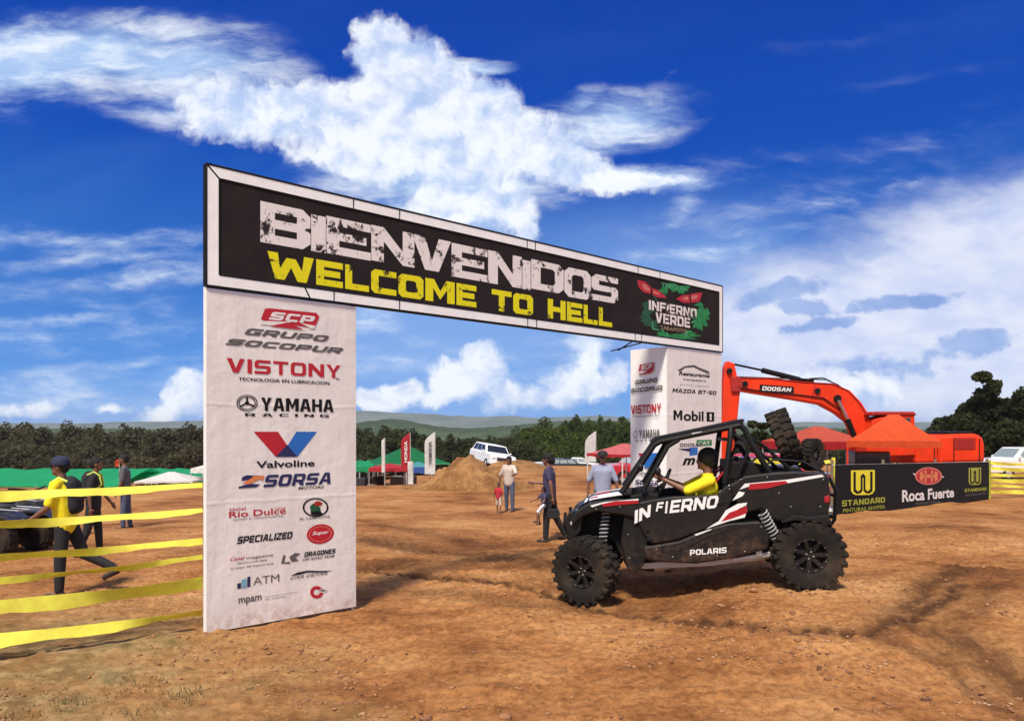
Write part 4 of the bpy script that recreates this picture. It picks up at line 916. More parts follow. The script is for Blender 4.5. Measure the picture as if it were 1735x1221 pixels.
S.oval(1076.5, 736, 3.4, 6.5, 'greyp', inner=.8, name='logo'); stext('YAMAHA', 1083, 728, 742, 1118, 727, 742, 'greyp', .03); stext('R A C I N G', 1077, 745, 747.5, 1117, 745, 747.5, 'greyp', .02)
S.polys([[(1081, 767.5), (1092.5, 767.5), (1096, 775), (1090, 781)]], 'redp', .003, 'logo'); S.polys([[(1102, 767), (1116, 767), (1103, 791), (1092, 792), (1090, 782), (1097, 776)]], 'bluep', .003, 'logo')
stext('Valvoline', 1079, 797, 803, 1113, 798, 805, 'greyp', .02); stext('SORSA', 1076, 812, 820, 1115, 814, 823, 'navyp', .03, .2)

# ------------------------------------------------------------------ yellow tape fence, left
tf = thing('tape_fence', 'fence of sagging yellow tapes tied to the left gate pillar', 'fence', (-4.17, 6.03, 0))
E0 = Vector((-2.90, 6.93, 0)); E1 = Vector((-4.175, 6.035, 0)); ed = (E1 - E0)
for k, (yr0, yr1, yl0, yl1) in enumerate([(817.5, 826, 832, 848), (861, 868, 881, 896), (911, 920, 937, 952), (939, 948, 977, 988), (976, 997, 1016, 1041), (1031, 1041, 1073, 1095)]):
    mb = MB(); P = []; Q = []; nn = 22
    en = Vector((ed.y, -ed.x, 0)).normalized()
    for i in range(nn + 1):
        t = i / nn * 1.75; p = E0 + ed * t
        a0, a1 = (CAMZ + (HY - yr0) * E0.y / FPX, CAMZ + (HY - yr1) * E0.y / FPX); b0_, b1_ = (CAMZ + (HY - yl0) * E1.y / FPX, CAMZ + (HY - yl1) * E1.y / FPX)
        zt = a0 + (b0_ - a0) * t; zb = a1 + (b1_ - a1) * t; sag = -.02 * math.sin(math.pi * min(1, t)) * (.4 + k * .1); w = .012 * math.sin(9 * t + k * 2) + .006 * math.sin(31 * t + 5 * k)
        q = en * (w + .03 * math.sin(3 * t + k)); P.append(p + q + UP * (zt + sag)); Q.append(p - q + UP * (zb + sag + .010 * math.sin(11 * t + k * 2.3) + .004 * math.sin(37 * t + k)))
        P[-1] = p + q + UP * (zt + sag)
    vs = P + Q + [v + en * .002 for v in P] + [v + en * .002 for v in Q]; n = nn + 1; fs = []
    for i in range(nn): fs += [(i, i + 1, n + i + 1, n + i), (2 * n + i, 3 * n + i, 3 * n + i + 1, 2 * n + i + 1), (i, 2 * n + i, 2 * n + i + 1, i + 1), (n + i, n + i + 1, 3 * n + i + 1, 3 * n + i)]
    mb.add(vs, fs).build('tape', 'ytape', tf, world=True, smooth=True)
pe = E0 + ed * 1.75
mb = MB(); mb.tube([pe + UP * (gz1(pe.x, pe.y) - .2), pe + UP * 1.6], .04, 8); mb.build('post', 'wood', tf, world=True, smooth=True)
# ------------------------------------------------------------------ people
def remesh(mb, name, mt, parent, vox, it=3, fac=.5):
    me = bpy.data.meshes.new(name); me.from_pydata(mb.v, [], mb.f)
    o = bpy.data.objects.new(name, me); COL.objects.link(o)
    r = o.modifiers.new('remesh', 'REMESH'); r.mode = 'VOXEL'; r.voxel_size = vox; r.use_smooth_shade = True
    s = o.modifiers.new('smooth', 'SMOOTH'); s.iterations = it; s.factor = fac
    dg = bpy.context.evaluated_depsgraph_get(); m2 = bpy.data.meshes.new_from_object(o.evaluated_get(dg)); o.modifiers.clear(); o.data = m2
    m2.materials.clear(); m2.materials.append(M[mt]); m2.polygons.foreach_set('use_smooth', [True] * len(m2.polygons)); m2.name = name
    o.parent = parent; return o
def cap(mb, a, b, ra, rb, sq=None):
    a = Vector(a); b = Vector(b); mb.ball(a, ra, 12, 8); mb.ball(b, rb, 12, 8); mb.tube([a, b], [ra, rb], 12)
def rotv(v, ang):   # rotate in the sagittal plane: 0 = down, positive = forward
    return Vector((math.sin(ang) * v, 0, -math.cos(ang) * v))
def person(label, loc, rz, H=1.72, legs=((15, 10), (-12, 8)), arms=((-10, 15), (12, 20)), lean=3, spread=.09, armout=.05, skin='skin', shirt='blues', pants='jeans', shoe='shoe', sleeve=.55,
           hair='short', hat=None, vest=None, pelvis=None, head_turn=0, vox=.014, shorts=False, female=False, hands=None, group=None, build_=1.):
    k = H / 1.75
    t = thing('person', label, 'person', loc, rz, group)
    hipz = .92 * k if pelvis is None else pelvis
    hip = Vector((0, 0, hipz)); up = Vector((math.sin(R(lean)), 0, math.cos(R(lean))))
    ws = (.88 if female else 1.) * build_
    waist = hip + up * .16 * k; chest = hip + up * .36 * k; neck = hip + up * .54 * k; headc = neck + Vector((.03, 0, .155)) * k
    body = MB(); sh = MB(); pt = MB()
    Lr = lambda x: x * k
    # legs
    feet = []
    for s, (th, kn) in zip((1, -1), legs):
        h = hip + Vector((0, s * .085 * k, -.02 * k)); kp = h + rotv(.44 * k, R(th)) + Vector((0, s * spread * .3, 0)); ap = kp + rotv(.42 * k, R(th - kn)) + Vector((0, s * spread * .1, 0))
        cap(body, h, kp, Lr(.082), Lr(.052)); cap(body, kp, ap, Lr(.052), Lr(.034)); cap(body, kp + (ap - kp) * .3 + Vector((-.012 * k, 0, 0)), kp + (ap - kp) * .35, Lr(.052), Lr(.048))
        cap(pt, h + Vector((0, 0, .02)), kp, Lr(.098), Lr(.072)); 
        if not shorts: cap(pt, kp, kp + (ap - kp) * .93, Lr(.072), Lr(.056))
        fa = R(th - kn) * .6; fd = Vector((math.cos(fa), 0, math.sin(fa) * .8)); cap(body, ap, ap + fd * .13 * k + Vector((0, 0, -.045 * k)), Lr(.034), Lr(.024)); feet.append((ap, fd))
    cap(pt, hip + Vector((0, .07 * k, 0)), hip + Vector((0, -.07 * k, 0)), Lr(.105), Lr(.105)); cap(pt, hip - up * .02 * k, hip + up * .05 * k, Lr(.108), Lr(.10))
    cap(body, hip + Vector((0, .06 * k, 0)), hip + Vector((0, -.06 * k, 0)), Lr(.10), Lr(.10))
    # torso
    for y in (-.055, .055): cap(body, hip + Vector((0, y * k * ws, 0)), chest + Vector((0, y * 1.35 * k * ws, 0)), Lr(.10), Lr(.105))
    cap(body, chest + Vector((0, -.10 * k * ws, .03 * k)), chest + Vector((0, .10 * k * ws, .03 * k)), Lr(.095), Lr(.095))
    shl = neck - up * .055 * k
    cap(body, shl + Vector((0, -.14 * k * ws, 0)), shl + Vector((0, .14 * k * ws, 0)), Lr(.062), Lr(.062)); cap(body, chest, neck, Lr(.10), Lr(.055)); cap(body, neck - up * .02, headc - Vector((.02 * k, 0, .05 * k)), Lr(.053), Lr(.050))
    for y in (-.065, .065): cap(sh, hip - up * .05 * k + Vector((0, y * k * ws, 0)), chest + Vector((0, y * 1.35 * k * ws, 0)), Lr(.112), Lr(.118))
    cap(sh, hip - up * .05 * k + Vector((.012, 0, 0)), chest, Lr(.122), Lr(.118))
    cap(sh, chest + Vector((0, -.11 * k * ws, .03 * k)), chest + Vector((0, .11 * k * ws, .03 * k)), Lr(.112), Lr(.112))
    cap(sh, shl + Vector((0, -.15 * k * ws, .0)), shl + Vector((0, .15 * k * ws, .0)), Lr(.066), Lr(.066)); cap(sh, chest, neck - up * .035 * k, Lr(.12), Lr(.07))
    # head with face
    hr = Euler((0, 0, R(head_turn))).to_matrix()
    hc = lambda x, y, z: headc + hr @ Vector((x, y, z)) * k
    body.ball(hc(-.012, 0, .02), (Lr(.094), Lr(.077), Lr(.098)), 16, 12, hr); body.ball(hc(.028, 0, -.04), (Lr(.058), Lr(.055), Lr(.072)), 14, 10, hr)
    body.ball(hc(.088, 0, -.02), (Lr(.020), Lr(.013), Lr(.020)), 8, 6); body.ball(hc(.082, 0, .0), (Lr(.012), Lr(.009), Lr(.022)), 8, 6); body.ball(hc(.076, 0, -.056), (Lr(.015), Lr(.024), Lr(.010)), 8, 6); body.ball(hc(.070, 0, -.088), (Lr(.018), Lr(.022), Lr(.015)), 8, 6)
    for s in (1, -1): body.ball(hc(-.005, s * .079, -.005), (Lr(.020), Lr(.010), Lr(.030)), 8, 6)
    # arms and hands
    wr = []
    for s, (sa, el) in zip((1, -1), arms):
        s0 = shl + Vector((0, s * .185 * k * ws, -.005)); e = s0 + rotv(.29 * k, R(sa)) + Vector((0, s * armout, 0)); w = e + rotv(.25 * k, R(sa + el)) + Vector((0, s * armout * .1, 0))
        if hands and hands[0 if s > 0 else 1]:
            w = Vector(hands[0 if s > 0 else 1]); d = w - s0; L = min(d.length, .535 * k); w = s0 + d.normalized() * L; hh = math.sqrt(max(0, (.27 * k) ** 2 - (L / 2) ** 2)); e = (s0 + w) / 2 + Vector((0, s * .3, -1)).normalized() * hh
        cap(body, s0, e, Lr(.048), Lr(.038)); cap(body, e, w, Lr(.038), Lr(.025)); cap(body, e, e + (w - e) * .35, Lr(.039), Lr(.037))
        d = (w - e).normalized(); side = Vector((0, 1, 0)); nrm = d.cross(side).normalized() if abs(d.y) < .9 else Vector((1, 0, 0))
        pc = w + d * .045 * k
        body.ball(pc, (Lr(.030), Lr(.030), Lr(.030)), 10, 8); body.ball(w + d * .065 * k, (Lr(.026), Lr(.022), Lr(.030)), 10, 8)
        fwd = nrm if nrm.x > 0 else -nrm
        for j, (off, ln) in enumerate(((-.026, .062), (-.009, .072), (.009, .068), (.024, .054))):
            b0 = w + d * .075 * k + fwd * off * k; m1 = b0 + d * ln * .55 * k - side * s * .008 * k; m2 = m1 + d * ln * .4 * k - side * s * .022 * k
            cap(body, b0 - d * .02 * k, m1, Lr(.0095), Lr(.009)); cap(body, m1, m2, Lr(.009), Lr(.0075))
        tb = w + d * .03 * k + fwd * .024 * k; cap(body, tb, tb + (d * .6 + fwd * .7).normalized() * .05 * k - side * s * .012 * k, Lr(.012), Lr(.0095))
        if sleeve: cap(sh, s0, s0 + (e - s0) * min(1, sleeve * 1.6), Lr(.068), Lr(.058))
        if sleeve > .8: cap(sh, e, e + (w - e) * .9, Lr(.055), Lr(.040))
        wr.append((w, d))
    remesh(body, 'body', skin, t, vox * .75, 2)
    remesh(sh, 'shirt', shirt, t, vox, 3); remesh(pt, 'shorts' if shorts else 'trousers', pants, t, vox, 3)
    for ap, fd in feet:
        m_ = MB(); cap(m_, ap + Vector((-.035 * k, 0, -.035 * k)), ap + fd * .15 * k + Vector((0, 0, -.045 * k)), Lr(.042), Lr(.034)); cap(m_, ap + Vector((-.01, 0, .0)), ap + Vector((-.02 * k, 0, -.03 * k)), Lr(.044), Lr(.044)); cap(m_, ap + Vector((-.045 * k, 0, -.055 * k)), ap + fd * .16 * k + Vector((0, 0, -.058 * k)), Lr(.026), Lr(.024)); remesh(m_, 'shoe', shoe, t, vox * .8, 2)
    m_ = MB(); 
    if hair == 'short':
        m_.ball(hc(-.025, 0, .040), (Lr(.099), Lr(.086), Lr(.094)), 16, 12, hr); m_.ball(hc(-.052, 0, .0), (Lr(.068), Lr(.074), Lr(.075)), 14, 10, hr)
    elif hair == 'bun':
        m_.ball(hc(-.022, 0, .042), (Lr(.108), Lr(.094), Lr(.096)), 16, 12, hr); m_.ball(hc(-.06, 0, -.01), (Lr(.078), Lr(.084), Lr(.085)), 14, 10, hr); m_.ball(hc(-.12, 0, -.03), (Lr(.045), Lr(.045), Lr(.075)), 10, 8, hr)
    elif hair == 'long':
        m_.ball(hc(-.022, 0, .040), (Lr(.105), Lr(.092), Lr(.096)), 16, 12, hr); cap(m_, hc(-.06, 0, 0), hc(-.09, 0, -.18), Lr(.08), Lr(.05))
    elif hair == 'afro': m_.ball(hc(-.03, 0, .035), (Lr(.118), Lr(.106), Lr(.112)), 16, 12, hr); m_.ball(hc(-.06, 0, -.015), (Lr(.08), Lr(.085), Lr(.085)), 12, 10, hr)
    remesh(m_, 'hair', 'hair', t, vox * .7, 1)
    for s in (1, -1): MB().ball(hc(.0755, s * .030, .008), Lr(.0115), 8, 6).build('eye', 'eye', t, smooth='full')
    if hat:
        m_ = MB(); c = hc(-.012, 0, .055); prof = [(.108, -.02), (.110, .01), (.100, .05), (.075, .078), (.03, .092), (.002, .094)]
        m_.lathe([(Lr(r), Lr(z)) for r, z in prof], c, 'z', 20)
        if hat[1] == 'brim': m_.lathe([(Lr(.104), Lr(-.015)), (Lr(.16), Lr(-.024)), (Lr(.165), Lr(-.018)), (Lr(.104), Lr(-.006))], c, 'z', 24)
        else:
            P = [hr @ Vector((x, y, z)) * k + c for x, y, z in [(.085, -.075, -.012), (.125, -.066, -.02), (.17, -.035, -.030), (.18, 0, -.033), (.17, .035, -.030), (.125, .066, -.02), (.085, .075, -.012)]]; m_.prism(P, (0, 0, .008 * k))
        m_.build('hat', hat[0], t, smooth=True)
    if vest:
        m_ = MB(); bk = chest - Vector((.15 * k, 0, .02 * k)); cap(m_, bk + up * .13 * k + Vector((.03, -.05, 0)) , bk - up * .15 * k + Vector((.03, -.05, 0)), Lr(.085), Lr(.095)); cap(m_, bk + up * .13 * k + Vector((.03, .05, 0)), bk - up * .15 * k + Vector((.03, .05, 0)), Lr(.085), Lr(.095)); cap(m_, bk + up * .16 * k + Vector((.05, 0, 0)), bk - up * .05 * k, Lr(.09), Lr(.095)); remesh(m_, 'backpack', vest, t, vox, 3)
        for s in (1, -1):
            m_ = MB(); m_.tube([shl + Vector((-.10 * k, s * .10 * k, .03 * k)), shl + Vector((0, s * .105 * k, .082 * k)), shl + Vector((.09 * k, s * .11 * k, .02 * k)), chest + Vector((.125 * k, s * .11 * k, -.02 * k)), chest + Vector((.04 * k, s * .20 * k, -.10 * k)), chest + Vector((-.10 * k, s * .14 * k, -.12 * k))], .018 * k, 6); m_.build('backpack_strap', 'hiviz', t, smooth=True)
    return t, hc(0, 0, 0), wr
def footpos(px, Y): 
    x = (px - CX) * Y / FPX; return (x, Y, gz1(x, Y) + .0)
PZF = .015
def stand(px, Y, **kw):
    x, y, z = footpos(px, Y); return (x, y, z + kw.get('dz', 0))

person('man in a yellow shirt and dark blue cap walking left behind the yellow tapes', stand(112, 9.25), R(188), 1.71, legs=((3, 2), (-22, 40)), arms=((14, 40), (-12, 20)), lean=5, build_=1.08, skin='skin', shirt='yshirt', pants='dark', sleeve=.5, hat=('navy', 'cap'), vest='dark', vox=.013)
person('person in dark clothes with a lime strapped backpack just behind the man in yellow', stand(158, 12.5), R(20), 1.66, legs=((8, 5), (-10, 10)), arms=((15, 20), (-10, 15)), shirt='dark', pants='dark', vest='dark', vox=.016)
person('man in a dark shirt and blue jeans standing farther back by the green tents', stand(213, 17.), R(200), 1.70, legs=((4, 2), (-4, 3)), arms=((6, 15), (-4, 10)), shirt='greycl', pants='jeans', vox=.017)
# woman holding a small child, bag in the other hand
wY = 13.8
wt, _, wr = person('woman in a purple top and dark trousers carrying a toddler and walking left', stand(932, wY), R(168), 1.64, legs=((7, 5), (-12, 16)), arms=((-16, 8), (14, 78)), lean=3, shirt='purple', pants='dark', sleeve=.35, hair='bun', vox=.013, female=True, build_=1.1)
wm_ = wm(wt)
person('toddler held low in front of the woman in the purple top', tuple(PX(922, 868, wY - .16) + Vector((0, 0, -.10))), R(200), .72, legs=((55, 45), (30, 40)), arms=((20, 40), (40, 30)), shirt='purple', pants='decalw', shoe='shoe', sleeve=.4, shorts=True, vox=.009, pelvis=.24)
bg_ = wm_ @ wr[0][0]; bp = wm_ @ (wr[0][0] + wr[0][1] * .09)
bt_ = thing('handbag', 'dark brown handbag hanging from the hand of the woman in the purple top', 'bag', tuple(bp + Vector((0, 0, -.29))))
bt_.scale = (.8, .8, .8)
mb = MB(); mb.prism([(-.13, -.05, 0), (.13, -.05, 0), (.155, -.05, .12), (.12, -.05, .22), (-.12, -.05, .22), (-.155, -.05, .12)], (0, .10, 0)); mb.build('pouch', 'dark', bt_, bevel=.02)
mb = MB(); mb.tube([(-.10, 0, .20), (-.07, 0, .30), (0, 0, .355), (.07, 0, .30), (.10, 0, .20)], .011, 6); mb.build('bag_handle', 'shoe', bt_, smooth=True)
person('woman in a cream top and jeans standing far back with one arm held out', stand(863, 21.5), R(250), 1.60, legs=((4, 2), (-5, 3)), arms=((45, 40), (-3, 8)), armout=.13, shirt='cream', pants='jeans', hair='long', vox=.016, female=True, skin='skin')
person('small child in a red top beside the woman in the cream top', stand(845, 21.0), R(240), .86, legs=((6, 3), (-6, 5)), arms=((10, 10), (-8, 10)), shirt='redcl', pants='cream', shorts=True, vox=.010)
person('man in a pale blue shirt and dark brimmed hat standing behind the buggy nose', stand(1021, 14.4), R(262), 1.63, legs=((3, 1), (-4, 2)), arms=((2, 10), (-3, 12)), lean=0, armout=.12, shirt='blues', pants='jeans', sleeve=.55, hat=('dark', 'brim'), vox=.013, build_=.88, skin='skin')
# ------------------------------------------------------------------ buggy
Fp = Vector((.836, 8.0, .036)); Rp = Vector((3.083, 7.604, .274))
ex = (Rp - Fp).normalized(); WB = (Rp - Fp).length
yaw = math.atan2(ex.y, ex.x); pit = -math.asin(ex.z)
Rm = Euler((0, pit, yaw)).to_matrix(); ey = Rm @ Vector((0, 1, 0)); ez = Rm @ Vector((0, 0, 1))
ub_ = (Fp + Rp) / 2 + ey * .68
bug = thing('off_road_buggy', 'black off-road buggy with red and white stripes and INFIERNO on its door', 'buggy', ub_, yaw, ry=pit)
BM = Matrix.LocRotScale(ub_, Euler((0, pit, yaw)), None); BI = BM.inverted()
def U(px, py, yl):   # photo point cast on the plane local y = yl, in local coordinates
    p0 = BM @ Vector((0, yl, 0)); return BI @ ray(px, py, p0, ey)
def mir(p): return Vector((p[0], -p[1], p[2]))
def side(pts, yl, th, name, mt, parent=bug, bevel=.012, both=True, inn=1.):
    out = []
    for s in ((1, -1) if both else (1,)):
        P = [U(*p, yl) for p in pts]
        if s < 0: P = [mir(p) for p in P]
        m_ = MB(); m_.prism(P, (0, s * th, 0)); out.append(m_.build(name, mt, parent, bevel=bevel))
    return out
def cross(pts, yl, y0, y1, name, mt, bevel=.012, parent=bug):
    P = [U(*p, yl) for p in pts]; m_ = MB(); m_.prism([Vector((p.x, y0, p.z)) for p in P], (0, y1 - y0, 0)); return m_.build(name, mt, parent, bevel=bevel)
def tubes(paths, r, name, mt='steel', both=True, n=8):
    for P in paths:
        for s in ((1, -1) if both else (1,)):
            m_ = MB(); m_.tube([p if s > 0 else mir(p) for p in P], r, n); m_.build(name, mt, bug, smooth=True)
# wheels
TR, TW = .363, .26
def wheel_mesh():
    mb = MB(); prof = [(.165, -.10), (.23, -.122), (.30, -.125), (.335, -.118), (.346, -.09), (.347, 0), (.346, .09), (.335, .118), (.30, .125), (.23, .122), (.165, .10), (.165, -.10)]
    mb.lathe(prof, (0, 0, 0), 'y', 40)
    for k in range(22):
        for s, off in ((-1, 0), (1, .5)):
            a = 2 * math.pi * (k + off) / 22; rot = Matrix.Rotation(-a, 3, 'Y')
            for (yy, ww, tw, rr) in ((.035, .058, .4, .352), (.098, .070, -.25, .350)):
                q = rot @ Vector((rr, s * yy, 0)); r2 = rot @ Matrix.Rotation(s * tw, 3, 'X'); mb.box(q, (.026, ww, .040 if yy < .05 else .050), r2)
            q = rot @ Vector((.325, s * .124, 0)); mb.box(q, (.05, .016, .030), rot)
    rim = MB(); rim.lathe([(.167, -.10), (.173, -.106), (.166, -.112), (.156, -.10), (.148, -.06), (.142, .09), (.165, .10)], (0, 0, 0), 'y', 32)
    rim.lathe([(.0, -.075), (.055, -.075), (.062, -.06), (.075, -.052), (.145, -.045), (.145, -.03), (.0, -.03)], (0, 0, 0), 'y', 24)
    for k in range(7):
        a = 2 * math.pi * k / 7; rot = Matrix.Rotation(a, 3, 'Y'); rim.bar(rot @ Vector((.05, -.075, 0)), rot @ Vector((.156, -.096, 0)), .018, .040, rot @ Vector((0, 0, 1)))
    bolts = MB()
    for k in range(14):
        a = 2 * math.pi * k / 14; bolts.ball((.161 * math.cos(a), -.106, .161 * math.sin(a)), .0055, 6, 4)
    for k in range(4):
        a = 2 * math.pi * k / 4 + .5; bolts.ball((.036 * math.cos(a), -.080, .036 * math.sin(a)), .009, 6, 4)
    return mb, rim, bolts
tmb, rmb, bmb = wheel_mesh()
wheel0 = None
def put_wheel(loc, rot, parent):
    global wheel0
    if wheel0 is None:
        w = part('wheel', parent, loc, rot); tmb.build('tyre', 'rubber', w, smooth=True, bevel=.004, seg=1); rmb.build('rim', 'rim', w, smooth=True); bmb.build('bolts', 'spring', w, smooth=True); wheel0 = w; return w
    w = wheel0.copy(); COL.objects.link(w); w.parent = parent; w.location = loc; w.rotation_euler = rot
    for ch in wheel0.children: c = ch.copy(); COL.objects.link(c); c.parent = w
    return w
xf, xr = -WB / 2, WB / 2
put_wheel((xf, -.68, TR), (0, .3, R(-27)), bug); put_wheel((xf, .68, TR), (0, .1, R(180 - 27)), bug)
put_wheel((xr, -.68, TR), (0, .9, R(2)), bug); put_wheel((xr, .68, TR), (0, .4, R(180)), bug)
# tub and chassis
cross([(1085, 950), (1180, 952), (1316, 930), (1325, 900), (1300, 850), (1240, 850), (1110, 855), (1075, 900)], -.55, -.53, .53, 'chassis', 'matte')
cross([(966, 884), (976, 866), (996, 852), (1062, 842), (1092, 850), (1090, 955), (1074, 970), (1060, 958), (1040, 915), (1000, 905), (975, 912)], -.42, -.42, .42, 'front_body', 'matte')
cross([(1245, 812), (1398, 806), (1404, 850), (1370, 866), (1250, 860)], -.60, -.60, .60, 'cargo_box', 'matte')
side([(955, 882), (964, 868), (978, 862), (988, 868), (984, 900), (971, 913), (962, 905)], -.60, .34, 'headlight_housing', 'plastic')
for s in (1, -1):
    q = U(969, 886, -.62); 
    if s < 0: q = mir(q)
    m_ = MB(); m_.ball((q.x - .004, q.y + s * .06, q.z), (.022, .055, .04), 12, 8, Euler((0, .3, 0)).to_matrix()); m_.build('headlight', 'lens', bug, smooth='full')
# grille and bumper bars
tubes([[U(962, 905, -.35), U(956, 890, -.35), U(958, 868, -.30)]], .018, 'bumper_bar'); tubes([[U(957, 888, -.40), mir(U(957, 888, -.40))]], .018, 'bumper_bar', both=False)
# hood: curved top sheet with its stripes
def sheet(prof, y0, y1, mt, name, lift=0., ny=8, crown=.03, sk=0., th=.012):
    mb = MB(); n = len(prof); vs = []; fs = []
    for L in (lift, lift - th):
        for j in range(ny + 1):
            y = y0 + (y1 - y0) * j / ny
            for p in prof: vs.append((p.x + sk * abs(y), y, p.z + L + crown * (1 - (y / .62) ** 2)))
    N = n * (ny + 1)
    for j in range(ny):
        for i in range(n - 1):
            a = j * n + i; fs.append((a, a + 1, a + n + 1, a + n)); fs.append((N + a, N + a + n, N + a + n + 1, N + a + 1))
    for j in range(ny): fs.append((j * n, j * n + n, N + j * n + n, N + j * n)); fs.append((j * n + n - 1, N + j * n + n - 1, N + j * n + 2 * n - 1, j * n + 2 * n - 1))
    for i in range(n - 1): fs.append((i, N + i, N + i + 1, i + 1)); a = ny * n + i; fs.append((a, a + 1, N + a + 1, N + a))
    return mb.add(vs, fs).build(name, mt, bug, smooth=True)
hp = [U(975, 866, -.50), U(984, 857, -.50), U(996, 850, -.50), U(1020, 845, -.50), U(1045, 841, -.50), U(1070, 838, -.50)]
hood = sheet(hp, -.50, .50, 'plastic', 'hood')
hs = [U(990, 853.5, -.50), U(1005, 848, -.50), U(1025, 844.5, -.50), U(1058, 839.5, -.50)]
sheet(hs, -.49, -.20, 'decalw', 'hood_stripe', .006, 4, th=.004); sheet(hs, .20, .49, 'decalw', 'hood_stripe', .006, 4, th=.004)
hr2 = [U(1006, 848, -.50), U(1018, 845.5, -.50), U(1032, 843.2, -.50)]; sheet(hr2, -.12, .12, 'decalr', 'hood_stripe', .006, 4, th=.004)
sheet([U(1000, 849.8, -.5), U(1012, 847, -.5)], -.42, -.30, 'decalr', 'hood_stripe', .010, 3, th=.003)
# front fenders with the side decal
for o_ in side([(966, 880), (976, 865), (997, 852), (1040, 846), (1082, 846), (1090, 860), (1075, 878), (1058, 873), (1010, 866), (985, 876), (972, 890)], -.66, .22, 'fender', 'plastic', bevel=.02): pass
side([(1020, 853), (1042, 848.5), (1080, 847), (1083, 852), (1060, 854), (1022, 858)], -.668, .006, 'decal', 'decalr', bevel=0); side([(1000, 856), (1024, 850), (1082, 844.5), (1082, 847), (1042, 848.5), (1020, 853.3), (1003, 859)], -.669, .006, 'decal', 'decalw', bevel=0)
side([(1058, 870), (1090, 858), (1100, 900), (1092, 955), (1076, 972), (1062, 962), (1052, 915)], -.63, .14, 'mud_guard', 'matte')
# doors
DY = -.655
door = side([(1080, 851), (1103, 846), (1140, 841), (1175, 839), (1216, 838), (1234, 820), (1246, 822), (1244, 842), (1228, 872), (1210, 890), (1150, 914), (1104, 922), (1090, 905), (1078, 880)], DY, .06, 'door', 'plastic', bevel=.018)
side([(1104, 924), (1150, 916), (1210, 892), (1232, 886), (1290, 882), (1306, 905), (1302, 930), (1240, 946), (1180, 955), (1115, 952), (1092, 948), (1090, 925)], -.675, .12, 'sill_panel', 'plastic', bevel=.022)
side([(1150, 926), (1205, 903), (1232, 898), (1190, 915), (1152, 934)], -.683, .02, 'sill_crease', 'matte', bevel=.006)
# rear quarter
side([(1236, 822), (1262, 806), (1300, 801), (1345, 798), (1398, 800), (1405, 810), (1408, 850), (1404, 872), (1376, 876), (1345, 872), (1325, 884), (1312, 880), (1290, 862), (1268, 868), (1244, 846)], -.67, .10, 'rear_quarter_panel', 'plastic', bevel=.02)
side([(1326, 886), (1345, 872), (1376, 876), (1404, 872), (1412, 890), (1402, 888), (1375, 883), (1345, 882)], -.80, .22, 'rear_fender', 'matte', bevel=.012)
q = -.672
side([(1253, 829), (1262, 819), (1331, 812.5), (1392, 803.5), (1397, 807), (1335, 818), (1268, 824)], q, .005, 'decal', 'decalw', bevel=0)
side([(1268, 829), (1270, 819.5), (1331, 814.2), (1335, 818), (1300, 827)], q - .002, .005, 'decal', 'decalr', bevel=0)
side([(1241, 848), (1252, 832), (1262, 834), (1258, 840)], q, .005, 'decal', 'decalw', bevel=0)
side([(1218, 882), (1230, 864), (1250, 853), (1266, 851), (1264, 856), (1250, 862), (1266, 864), (1262, 876), (1236, 882), (1206, 892), (1196, 896)], -.677, .004, 'decal', 'decalw', bevel=0)
side([(1222, 883), (1236, 868), (1266, 857), (1265, 869), (1240, 878)], -.679, .004, 'decal', 'decalr', bevel=0)
side([(1176, 905), (1205, 895.5), (1205, 897), (1180, 907)], -.677, .004, 'decal', 'decalw', bevel=0)  # white sliver: a painted highlight along the door crease
side([(1396, 842), (1405, 838), (1406, 850), (1398, 852)], -.675, .02, 'tail_light', 'decalr', bevel=.004)
# lettering on the door
def utext(s, TL, TR_, BR, BL, y, mt='decalw', bold=.03, shear=0.):
    v, f = block2d(s, .27, .22, .2, .12, shear); qd = [U(*p, y) for p in (TL, TR_, BR, BL)]
    fit(v, f, qd, Vector((0, -1, 0)), 0).build('lettering', mt, bug)
utext('IN', (1072, 866), (1103, 854), (1105, 873), (1075, 887), -.664, bold=.02, shear=.2)
utext('F', (1112, 851), (1125, 849.5), (1124, 867), (1111, 866), -.664, shear=.15); utext('I', (1127.5, 849), (1132, 848.5), (1131, 869), (1126.5, 869), -.664, shear=.1)
utext('ERNO', (1135, 847.5), (1218, 838.5), (1217, 859.5), (1134, 869), -.664, bold=.035, shear=.15)
utext('POLARIS', (1169, 931), (1231, 926.5), (1231, 936), (1169, 940.5), -.682, bold=.03)
# skid plate, seats, dash, steering wheel
cross([(1060, 955), (1090, 952), (1330, 934), (1330, 941), (1200, 957), (1090, 962)], -.45, -.50, .50, 'skid_plate', 'alu', bevel=.004)
side([(1240, 946), (1322, 931), (1322, 940), (1244, 950)], -.62, .06, 'side_rail', 'alu', bevel=.004)
side([(1281, 934), (1285, 927), (1290, 927), (1292, 940), (1281, 941)], -.64, .03, 'rail_bracket', 'alu', bevel=.003)
dash = cross([(1066, 838), (1098, 832), (1116, 836), (1118, 862), (1080, 862)], -.45, -.56, .56, 'dashboard', 'matte', bevel=.02)
for s in (-1, 1):
    y = s * .29; a = U(1190, 868, -.29); b = U(1232, 868, -.29); tp = U(1250, 778, -.29)
    m_ = MB(); m_.prism([Vector((a.x, y - .20, a.z)), Vector((b.x, y - .20, b.z)), Vector((b.x, y - .20, b.z + .10)), Vector((a.x, y - .20, a.z + .12))], (0, .40, 0)); m_.build('seat_cushion', 'matte', bug, bevel=.03)
    m_ = MB(); m_.prism([Vector((b.x - .02, y - .20, b.z + .08)), Vector((b.x + .08, y - .20, b.z + .05)), Vector((tp.x + .10, y - .18, tp.z)), Vector((tp.x + .02, y - .18, tp.z + .02))], (0, .38, 0)); m_.build('seat_back', 'matte', bug, bevel=.04)
